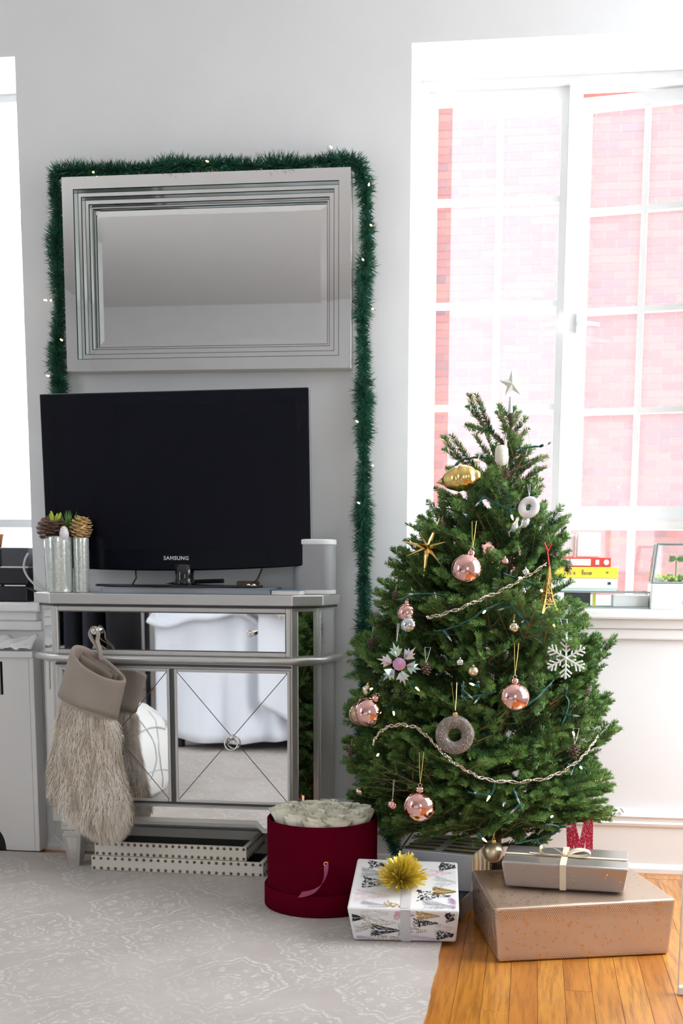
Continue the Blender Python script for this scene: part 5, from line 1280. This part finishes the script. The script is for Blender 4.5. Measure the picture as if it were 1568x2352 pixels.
for pts, k in [([(.111, 2.99, .440), (.111, 2.997, .398), (.092, 2.985, .394), (.120, 3.01, .392), (.145, 3.05, .365), (.139, 3.046, .345), (.112, 3.0, .330)], 3), ([(-.034, 2.912, .205), (.02, 2.935, .212), (.061, 2.93, .228), (.075, 2.91, .252), (.04, 2.885, .263)], 2),
          ([(-.215, 3.085, 1.125), (-.19, 3.079, 1.146), (-.162, 3.064, 1.150), (-.130, 3.06, 1.150)], 2), ([(-.14, 3.045, 1.055), (-.121, 3.03, 1.048), (-.066, 3.01, 1.021), (-.029, 3.04, 1.036), (.003, 3.10, 1.066)], 3),
          ([(-.24, 2.90, .728), (-.215, 2.885, .730), (-.162, 2.878, .750), (-.11, 2.89, .784), (-.069, 2.92, .798)], 2), ([(-.06, 2.915, .795), (-.048, 2.905, .782), (-.021, 2.905, .758), (.027, 2.945, .762), (.082, 3.01, .753)], 3),
          ([(-.04, 2.84, .534), (.011, 2.865, .574), (.052, 2.91, .614)], 2), ([(-.076, 2.93, .866), (-.012, 2.955, .845), (.015, 2.98, .829), (.03, 2.99, .80)], 3), ([(-.162, 2.83, .612), (-.156, 2.825, .576), (-.083, 2.835, .590)], 2),
          ([(-.146, 2.82, .348), (-.093, 2.825, .343), (-.082, 2.83, .372)], 2), ([(-.04, 2.84, .355), (-.031, 2.845, .341), (-.014, 2.84, .300)], 2), ([(-.33, 2.90, .80), (-.28, 2.93, .815), (-.22, 2.94, .812)], 1), ([(.07, 2.97, .585), (.09, 2.97, .55), (.075, 2.95, .50)], 2), ([(-.05, 3.08, 1.175), (.005, 3.09, 1.18), (.03, 3.1, 1.19)], 1)]: wire(pts, k)
for x, y, z in ((-.405, 2.94, .575), (-.355, 2.91, .543), (-.338, 2.905, .538), (-.385, 2.94, .405), (-.12, 2.83, .245), (-.125, 2.835, .60), (.05, 2.90, .275), (-.29, 2.89, .60), (.10, 2.98, .49)):
    M = axes((rd.uniform(-1, 1), -.8, rd.uniform(-1, .6)), (0, .3, 1)); M.translation = Vector((x, y, z))-Vector(ROOT[sl.name]); place(sockm, 'socket', sl, M=M); place(blm, 'light_bulb', sl, M=M)

# ---------------------------------------------------------------- bead garlands
def beads(pts, label):
    t = thing('bead_garland', pts[0], label, 'bead garland'); sp_ = spline(pts, 22); m = MB(); rd = random.Random(len(pts)); m2 = MB()
    for ph in (0, 2.1):
        q = [p+Vector((0, .0028*cos(i*.35+ph), .0034*sin(i*.35+ph))) for i, p in enumerate(sp_)]; m2.tube(q, .0006, 4)
        for i, p in enumerate(q):
            if i+1 < len(q): d = (q[i+1]-p).normalized(); m.tube([p-d*.0015, p, p+d*.0015], [.0012, rd.uniform(.0017, .0027), .0012], 6)
    m2.build('thread', 'gold_dark', t); m.build('beads', 'bead', t, kind='stuff', smooth=False)
beads([(-.26, 2.92, .760), (-.237, 2.895, .765), (-.184, 2.885, .782), (-.132, 2.89, .805), (-.08, 2.91, .828), (-.029, 2.94, .857), (.024, 2.99, .890)], 'silvery bead garland rising to the right across the upper half of the christmas tree')
beads([(-.392, 2.93, .438), (-.385, 2.905, .457), (-.363, 2.885, .483), (-.328, 2.86, .499), (-.282, 2.835, .499), (-.243, 2.82, .474), (-.216, 2.815, .446), (-.184, 2.81, .42), (-.146, 2.81, .398), (-.11, 2.815, .382), (-.047, 2.832, .373), (.026, 2.87, .376), (.08, 2.915, .392), (.123, 2.965, .418), (.145, 3.0, .441), (.163, 3.04, .459)], 'silvery bead garland sagging in a long wave across the lower half of the christmas tree')

# ---------------------------------------------------------------- baubles
def hang(mb, top, up, r=.0006, spread=.006, mi=0):
    top = Vector(top); u = Vector(up); mb.tube([top, top.lerp(u, .5)+Vector((-spread*.6, 0, 0)), u+Vector((-spread, 0, 0)), u+Vector((spread, 0, 0)), top.lerp(u, .5)+Vector((spread*.6, 0, 0)), top], r, 5, mi)
def bauble(c, r, mt, capm, label, string=None, up=.05, group=None, tilt=0, sub='bauble'):
    t = thing(sub, c, label, 'bauble', group)
    m = MB(); m.sphere(c, r, 40, 26); m.build('ball', mt, t, smooth=True)
    m = MB(); x, y, z = c; T = Matrix.Translation(c) @ Matrix.Rotation(tilt, 4, 'Y')
    m.lathe([(r*.24, r*.965), (r*.25, r*1.0), (r*.235, r*1.16), (r*.20, r*1.22), (.0004, r*1.23)], 16, 0, T, cap=False); m.torus(r*.11, r*.025, 14, 6, 0, T @ Matrix.Translation((0, 0, r*1.32)) @ Matrix.Rotation(pi/2, 4, 'X')); m.build('cap', capm, t, smooth=True)
    if string:
        m = MB(); tp = T @ Vector((0, 0, r*1.42)); hang(m, tp, tp+Vector((.002, .004, up)), max(.0005, r*.022), r*.14); m.build('string', string, t)
    return t
bauble((-.163, 2.905, .878), .0375, 'rose_gold', 'rose_gold', 'shiny rose gold bauble on a gold string, the highest of the big ones', 'string_gold', .062, tilt=.25)
bauble((-.040, 2.83, .578), .0360, 'rose_gold', 'rose_gold', 'shiny rose gold bauble on a gold string right of the tree centre', 'string_gold', .075)
bauble((-.400, 2.905, .524), .0365, 'rose_gold', 'rose_gold', 'shiny rose gold bauble at the left edge of the tree', None, tilt=.45)
bauble((-.263, 2.83, .306), .0385, 'rose_gold', 'rose_gold', 'shiny rose gold bauble hanging lowest, on a long gold string above the hat box', 'string_gold', .075)
bauble((-.312, 2.945, .770), .0240, 'rose_gold', 'rose_gold', 'smaller rose gold bauble touching a silver one on the upper left boughs', None)
bauble((-.304, 2.925, .741), .0215, 'silver_ball', 'champagne', 'small silver glass bauble just below the smaller rose gold one', None)
bauble((-.085, 2.925, .174), .0268, 'gold_matte', 'gold', 'satin gold bauble hanging just above the grey gift', 'string_gold', .03)
bauble((-.437, 3.03, .503), .0330, 'bronze_ball', 'gold_dark', 'bronze bauble peeking out behind the leftmost rose gold bauble', None)
bauble((-.047, 2.915, .739), .0140, 'champagne', 'champagne', 'tiny champagne bauble under the green wire, right of centre', 'string_gold', .012)
bauble((-.141, 2.865, .635), .0125, 'gold_matte', 'gold', 'tiny satin gold bauble in the middle of the tree', None)
bauble((-.442, 3.045, .295), .0104, 'champagne', 'champagne', 'tiny champagne bauble on the lowest left boughs above the roses', None)
bauble((-.414, 2.985, .571), .0146, 'champagne', 'gold', 'tiny champagne bauble directly above the leftmost rose gold bauble', None)
bauble((-.173, 2.87, .655), .0096, 'silver_ball', 'champagne', 'tiny silver bauble deep in the tree middle', None)
bauble((-.073, 2.965, .898), .0095, 'rose_gold', 'rose_gold', 'tiny pink bauble beside the upper trunk', None)
bauble((-.338, 2.90, .292), .0120, 'rose_gold', 'rose_gold', 'tiny rose bauble with a white thread loop above the hat box', 'string_white', .045)
bauble((-.022, 2.955, .872), .0095, 'silver_ball', 'silver_ball', 'tiny bluish silver bauble near the eiffel tower ornament', None)
bauble((-.028, 2.985, .826), .0100, 'silver_ball', 'silver_ball', 'tiny silver bauble left of the gold tower ornament', None)

# ---------------------------------------------------------------- pine cones on threads
cm = cone_mesh('scales', .0125, .028, ['cone_brown', 'cone_tip'], 34, 9)
def cone(c, s, label, thread, up=.035, spread=.004, rot=0):
    t = thing('pine_cone', c, label, 'pine cone', 'little pine cones on the tree'); o = place(cm, 'scales', t, c, (pi+.1, rot, s*100)); o.scale = (s, s, s)
    m = MB(); tp = Vector(c)+Vector((0, 0, .013*s)); hang(m, tp, tp+Vector((.003, .003, up)), .0006, spread); m.build('thread', thread, t)
for a in [((-.352, 3.04, .811), .75, 'little pine cone dangling from the upper left boughs in front of the wall', 'twine', .018, .0006), ((-.425, 3.14, .682), .95, 'little pine cone hanging left of the crystal star in front of the garland', 'string_white', .045, .0008),
          ((-.257, 2.885, .639), 1.0, 'little pine cone on a white loop right of the crystal star', 'string_white', .036, .007), ((-.076, 3.05, 1.117), .85, 'little pine cone on a white thread near the top of the tree', 'string_white', .03, .002),
          ((.085, 3.14, .888), .95, 'little pine cone dangling in front of the books on the sill', 'twine', .03, .0006), ((.111, 2.99, .428), 1.15, 'little pine cone on a white loop at the lower right boughs', 'string_white', .04, .007),
          ((.139, 3.07, .569), .9, 'little pine cone below the snowflake at the right edge', 'twine', .02, .001), ((-.478, 3.12, .392), .95, 'little pine cone at the far left lower boughs', 'twine', .02, .001), ((-.238, 3.06, .989), .75, 'little dark pine cone on a left bough above the gold starburst', 'twine', .012, .001)]: cone(*a)

# ---------------------------------------------------------------- figurative ornaments
t = thing('finial_ornament', (-.187, 3.05, 1.103), 'big shiny gold ribbed spindle ornament pointing left near the tree top', 'ornament')
fr = [(.0004, -.060), (.004, -.052), (.008, -.046), (.0095, -.043), (.0125, -.040), (.018, -.034), (.0215, -.027), (.0222, -.024), (.0255, -.017), (.0285, -.009), (.0275, -.004), (.0262, -.002), (.0275, .001), (.0285, .008), (.0262, .016), (.0235, .019), (.0238, .022), (.0205, .028), (.0145, .033), (.012, .034), (.011, .040), (.006, .044), (.0004, .045)]
m = MB(); m.lathe(fr, 40, 0, Matrix.Translation((-.187, 3.025, 1.103)) @ Matrix.Rotation(1.42, 4, 'Y') @ Matrix.Rotation(.25, 4, 'X') @ Matrix.Scale(1.12, 4), cap=False); m.build('glass', 'gold', t, smooth=True)
m = MB(); m.lathe([(.006, 0), (.006, .008), (.0004, .009)], 12, 0, Matrix.Translation((-.150, 3.04, 1.136))); hang(m, (-.150, 3.04, 1.144), (-.142, 3.05, 1.165), .0007, .002); m.build('cap', 'gold_matte', t)
t = thing('starburst_ornament', (-.275, 3.06, .932), 'spiky gold starburst ornament at the left against the window reveal', 'ornament')
m = MB(); cc = Vector((-.272, 3.06, .932))
for dx, dy, dz, L in ((-1, -.1, .25, .068), (-1, -.2, -.42, .060), (-.45, .2, .75, .045), (.40, -.1, 1, .078), (1, -.15, .30, .060), (.62, -.35, -.75, .066), (-.12, -.2, -1, .080), (-.32, .3, -.9, .055), (.1, -1, .15, .05), (.3, 1, .1, .05), (-.5, -.8, .2, .045), (.9, .5, -.3, .05)):
    d = Vector((dx, dy, dz)).normalized(); m.tube([cc, cc+d*L*.25, cc+d*L], [.004, .0056, .0003], 6)
m.build('spikes', 'gold', t)
def donut(c, R, r, rx, rz, dough, glaze, label, gold_rim=False):
    t = thing('donut_ornament', c, label, 'ornament'); M = Matrix.Translation(c) @ Matrix.Rotation(rz, 4, 'Z') @ Matrix.Rotation(pi/2+rx, 4, 'X')
    m = MB(); m.torus(R, r, 48, 18, 0, M @ Matrix.Diagonal((1, 1, .85, 1))); m.build('dough', dough, t, smooth=True)
    m = MB(); nb, na = 48, 10
    v = []; 
    for i in range(nb):
        a = 2*pi*i/nb; w = 1.42+.10*sin(5*a+1)+.06*sin(9*a)
        for j in range(na+1):
            b = pi/2-w*.88+(2*w*.88)*j/na; rr = r*1.035; v.append(M @ Vector(((R+rr*cos(b))*cos(a), (R+rr*cos(b))*sin(a), rr*sin(b)*.86)))
    m.add(v, [(i*(na+1)+j, ((i+1) % nb)*(na+1)+j, ((i+1) % nb)*(na+1)+j+1, i*(na+1)+j+1) for i in range(nb) for j in range(na)]); m.build('glaze', glaze, t, smooth=True)
    return t, M
t, M = donut((-.179, 2.805, .487), .0305, .0155, -.12, .08, 'gold', 'donut_glaze', 'grey glittered donut ornament with gold dough and sprinkles, centre of the tree')
m = MB(); rd = random.Random(14)
for i in range(95):
    a = rd.uniform(0, 2*pi); b = rd.gauss(pi/2, .5); p = M @ Vector(((.0305+.0162*cos(b))*cos(a), (.0305+.0162*cos(b))*sin(a), .0164*sin(b)*.86)); m.sphere(p, rd.uniform(.0008, .0016), 6, 4)
m.build('sprinkles', 'gold', t, kind='stuff')
m = MB(); m.lathe([(.0065, 0), (.0065, .008), (.005, .010), (.0004, .011)], 14, 0, Matrix.Translation((-.179, 2.808, .530))); hang(m, (-.179, 2.808, .544), (-.184, 2.83, .608), .0007, .006); m.build('cap', 'gold', t)
t, M = donut((-.018, 3.02, 1.031), .0180, .0095, -.25, -.35, 'gold_matte', 'egg_white', 'white glazed donut ornament high on the right side of the tree')
m = MB(); hang(m, (-.018, 3.06, 1.058), (-.02, 3.07, 1.09), .0006, .003); m.build('string', 'string_white', t)
# crystal snow star
t = thing('crystal_ornament', (-.323, 2.905, .647), 'iridescent pink and mint crystal star ornament on the left side of the tree', 'ornament')
cc = Vector((-.322, 2.875, .648)); ex = Vector((.985, .12, .30)).normalized()*1.12; ez = Vector((-.28, -.15, 1)).normalized()*1.12; ey = ex.cross(ez)
def gem(pts, h, mt):
    c = sum((Vector(p) for p in pts), Vector())/len(pts); n = len(pts); P_ = [cc+ex*p[0]+ez*p[1] for p in pts]; top = cc+ex*c.x+ez*c.y+ey*h; bot = cc+ex*c.x+ez*c.y-ey*h*.6
    m = MB(); m.add(P_+[top, bot], [(i, (i+1) % n, n) for i in range(n)]+[((i+1) % n, i, n+1) for i in range(n)]); m.build('crystal', mt, t)
for k in range(6):
    a = pi/6+k*pi/3; d = Vector((cos(a), sin(a), 0)); s = Vector((-sin(a), cos(a), 0))
    P2 = lambda r, w: tuple(d*r+s*w)
    gem([P2(.014, 0), P2(.024, .008), P2(.040, .0015), P2(.024, -.002)], -.005, ('crystal_lilac', 'crystal_mint', 'crystal_pink')[k % 3])
    gem([P2(.018, .004), P2(.032, .015), P2(.030, .007), P2(.040, .010), P2(.036, .003), P2(.051, 0), P2(.036, -.004), P2(.041, -.010), P2(.030, -.008), P2(.031, -.016), P2(.018, -.005)], -.0035, ('crystal_white', 'crystal_mint')[k % 2])
gem([(.0145*cos(2*pi*k/10), .0145*sin(2*pi*k/10), 0) for k in range(10)], -.006, 'crystal_pink')
m = MB(); hang(m, cc+ez*.048+ex*.008, cc+ez*.085+ex*.022, .0006, .002); m.build('string', 'string_white', t)
# white snowflake
t = thing('snowflake_ornament', (.084, 2.985, .661), 'white glittered snowflake ornament on a white ribbon at the right edge of the tree', 'ornament')
cc = Vector((.082, 2.95, .664)); m = MB()
for k in range(6):
    a = pi/2+k*pi/3; d = Vector((cos(a), 0, sin(a))); m.tube([cc, cc+d*.046], .0026, 6); m.sphere(cc+d*.047, .0036, 8, 6)
    for r, l in ((.014, .010), (.025, .017), (.036, .012)):
        for sg in (-1, 1): b = a+sg*.85; e = cc+d*r+Vector((cos(b), 0, sin(b)))*l; m.tube([cc+d*r, e], .0023, 6); m.sphere(e, .0027, 7, 5)
m.sphere(cc, .0048, 10, 8); m.build('flake', 'snow_white', t)
m = MB(); hang(m, cc+Vector((0, 0, .050)), cc+Vector((-.008, .01, .092)), .0011, .008); m.build('ribbon', 'string_white', t)
# little lattice tower
t = thing('tower_ornament', (.031, 3.00, .80), 'gold lattice tower ornament on a red cord at the right of the tree', 'ornament')
bx0, by0, bz0 = .030, 2.945, .773; Mt = Matrix.Translation((bx0, by0, bz0)) @ Matrix.Rotation(.05, 4, 'Y') @ Matrix.Rotation(.5, 4, 'Z')
hp = [(.0, .0225), (.010, .0185), (.022, .0140), (.036, .0098), (.052, .0066), (.075, .0040), (.100, .0024), (.112, .0012)]
m = MB()
for sx in (-1, 1):
    for sy in (-1, 1): m.tube([tuple(Mt @ Vector((sx*w, sy*w, z))) for z, w in hp], [.0040, .0034, .0030, .0026, .0022, .0018, .0014, .0008], 4)
for z, w in ((.022, .0165), (.048, .0095)): m.box((-w, -w, z), (w, w, z+.0028), 0, Mt)
for (z0, w0), (z1, w1) in zip(hp[2:6], hp[3:7]):
    for q in range(4):
        A = [(-1, -1), (1, -1), (1, 1), (-1, 1)]; (ax, ay), (bx_, by_) = A[q], A[(q+1) % 4]
        m.tube([tuple(Mt @ Vector((ax*w0, ay*w0, z0))), tuple(Mt @ Vector((bx_*w1, by_*w1, z1)))], .0012, 4); m.tube([tuple(Mt @ Vector((bx_*w0, by_*w0, z0))), tuple(Mt @ Vector((ax*w1, ay*w1, z1)))], .0012, 4)
for q in range(4):
    M2 = Mt @ Matrix.Rotation(q*pi/2, 4, 'Z'); m.tube([tuple(M2 @ Vector((.0150*cos(a), -.0185+.004*sin(a), .003+.0135*sin(a)))) for a in [pi*k/10 for k in range(11)]], .0016, 4)
for k in range(5): z = .055+k*.010; w = .0058-.0007*k; m.box((-w*.8, -w*.8, z), (w*.8, w*.8, z+.007), 0, Mt)
m.build('lattice', 'gold_dark', t)
m = MB(); tp = Mt @ Vector((0, 0, .110)); m.tube([tp, tp+Vector((-.006, 0, .040)), tp+Vector((-.013, .004, .058))], .0020, 6); m.tube([tp+Vector((-.005, 0, .038)), tp+Vector((.004, 0, .055))], .0015, 6); m.sphere(tp+Vector((-.0055, -.001, .040)), .0032, 8, 6); m.build('red_cord', 'string_red', t)
# red letter
t = thing('letter_ornament', (.135, 3.14, .17), 'red glittered wooden letter M hanging from the lowest right bough', 'ornament')
S_ = .0108; pts = [(-3.30, 3.2), (-1.15, 3.75), (.0, -.45), (.85, 4.35), (3.0, 4.75), (3.15, -3.0), (1.45, -3.0), (1.35, -.1), (.95, -3.2), (-1.0, -3.0), (-1.45, -1.45), (-1.35, -2.9), (-2.95, -2.7)]
m = MB(); m.plate([(.136+x*S_, .178+z*S_) for x, z in reversed(pts)], 3.100, 3.094); lt_ = m.build('letter', 'red_glitter', t)
m = MB(); m.tube([(.136-2.2*S_, 3.093, .178+2.5*S_), (.136-2.2*S_, 3.090, .178+3.7*S_), (.136-1.6*S_, 3.09, .178+8*S_), (.136-1.5*S_, 3.10, .178+9*S_)], .0016, 5); m.tube([(.136+1.9*S_, 3.093, .178+3.6*S_), (.136+1.9*S_, 3.09, .178+4.9*S_), (.136+1.2*S_, 3.09, .178+8*S_)], .0016, 5); m.sphere((.136-2.2*S_, 3.092, .178+3.5*S_), .004, 8, 6); m.sphere((.136+1.9*S_, 3.092, .178+4.7*S_), .004, 8, 6); m.build('twine', 'twine', t)
# star topper
t = thing('star_topper', (-.067, 3.12, 1.30), 'creamy white five pointed star on the tip of the tree', 'star')
cc = Vector((-.068, 3.12, 1.343)); m = MB(); P_ = []
for k in range(10):
    a = pi/2+.06+k*pi/5; r = .0355 if k % 2 == 0 else .0150; P_.append(cc+Vector((cos(a)*r*.97, 0, sin(a)*r)))
m.add(P_+[cc+Vector((0, -.0095, 0)), cc+Vector((0, .0095, 0))], [(i, (i+1) % 10, 10) for i in range(10)]+[((i+1) % 10, i, 11) for i in range(10)]); m.build('star', 'star_white', t)
m = MB(); m.lathe([(.007, 0), (.0062, .01), (.0045, .030), (.004, .040)], 14, 0, Matrix.Translation((-.072, 3.125, 1.272))); m.build('stem', 'crystal_white', t, smooth=True)
# white cocoon, glass birds
t = thing('cocoon_ornament', (-.089, 3.04, 1.163), 'woolly off-white barrel ornament near the tree top', 'ornament')
m = MB(); m.lathe([(.0004, -.026), (.010, -.024), (.0155, -.015), (.0168, 0), (.0160, .014), (.012, .022), (.0004, .0245)], 22, 0, Matrix.Translation((-.089, 3.035, 1.160)), cap=False); m.build('body', 'cocoon', t, smooth=True)
m = MB(); m.lathe([(.003, 0), (.0035, .010), (.0004, .013)], 10, 0, Matrix.Translation((-.080, 3.035, 1.183))); hang(m, (-.080, 3.035, 1.196), (-.082, 3.05, 1.214), .0006, .003); m.build('peg', 'egg_white', t)
for (x, y, z), s, lab in (((-.052, 3.01, .985), 1.0, 'white glass bird ornament, left of the pair below the white donut'), ((-.026, 3.015, .998), 1.15, 'taller white glass bird ornament, right of the pair below the white donut')):
    t = thing('bird_ornament', (x, y, z), lab, 'ornament', 'glass birds'); m = MB(); m.lathe([(.0004, -.016*s), (.006*s, -.013*s), (.0095*s, -.004*s), (.0085*s, .004*s), (.0045*s, .011*s), (.0042*s, .015*s), (.0048*s, .019*s), (.003*s, .023*s), (.0004, .024*s)], 16, 0, Matrix.Translation((x, y, z)) @ Matrix.Rotation(.35, 4, 'Y'), cap=False); m.build('body', 'bird_glass', t, smooth=True)
    m = MB(); m.tube([(x-.006*s, y-.004, z-.008*s), (x-.014*s, y-.003, z-.016*s), (x-.012*s, y, z-.026*s)], [.003*s, .0025*s, .0008*s], 6); m.build('tail', 'bird_glass', t)

# hang every ornament on the outer twigs, clear of the needles
eye = Vector((0, 0, .888))
for o in list(COL.objects):
    if o.parent is None and (o.name.split('.')[0] in ('bauble', 'crystal_ornament', 'donut_ornament', 'snowflake_ornament', 'tower_ornament', 'starburst_ornament', 'finial_ornament', 'bird_ornament', 'bead_garland', 'fairy_lights', 'cocoon_ornament', 'letter_ornament') or o.get('group') == 'little pine cones on the tree'):
        p = Vector(o.location); s = .045 if o.name.startswith(('bauble', 'crystal', 'donut', 'snow', 'bead')) else .03
        if o.name.startswith('bauble') and p.z < .2: s = 0
        if o.name.startswith(('snow', 'pine_cone', 'tower', 'letter')): s = {'s': .085, 'p': .055, 't': .055, 'l': .06}[o.name[0]]
        o.location = p+(eye-p).normalized()*s

# ---------------------------------------------------------------- last small things
m = MB(); m.tube([(.268, 3.458, .190), (.272, 3.452, .186), (.277, 3.450, .180)], .0042, 8); o = m.build('cable_clip', 'trim_paint', None, smooth=True); tag(o, 'tiny white cable clip on top of the baseboard right of the tree', 'clip')
m = MB(); rd = random.Random(77)
for k in range(26):
    a = rd.uniform(-1.2, 1.2); bq_ = Vector((.432, 3.452, .7690)); dq = Vector((sin(a)*.8-.25, rd.uniform(-.5, .2), cos(a))).normalized(); lq_ = rd.uniform(.02, .042); m.tube([bq_, bq_+dq*lq_*.7, bq_+dq*lq_], [.0006, .0022, .0004], 5)
o = m.build('dried_flower', 'print_lilac'); tag(o, 'small mauve dried flower tuft on the sill at the right picture edge', 'flower')
m = MB(); m.tube(spline([(-.030, 3.10, 1.165), (-.022, 3.10, 1.20), (-.030, 3.10, 1.235), (-.052, 3.10, 1.255)], 6), .0009, 5); o = m.build('white_thread', 'string_white', None, smooth=True); tag(o, 'loose white thread curving beside the tree tip', 'thread')
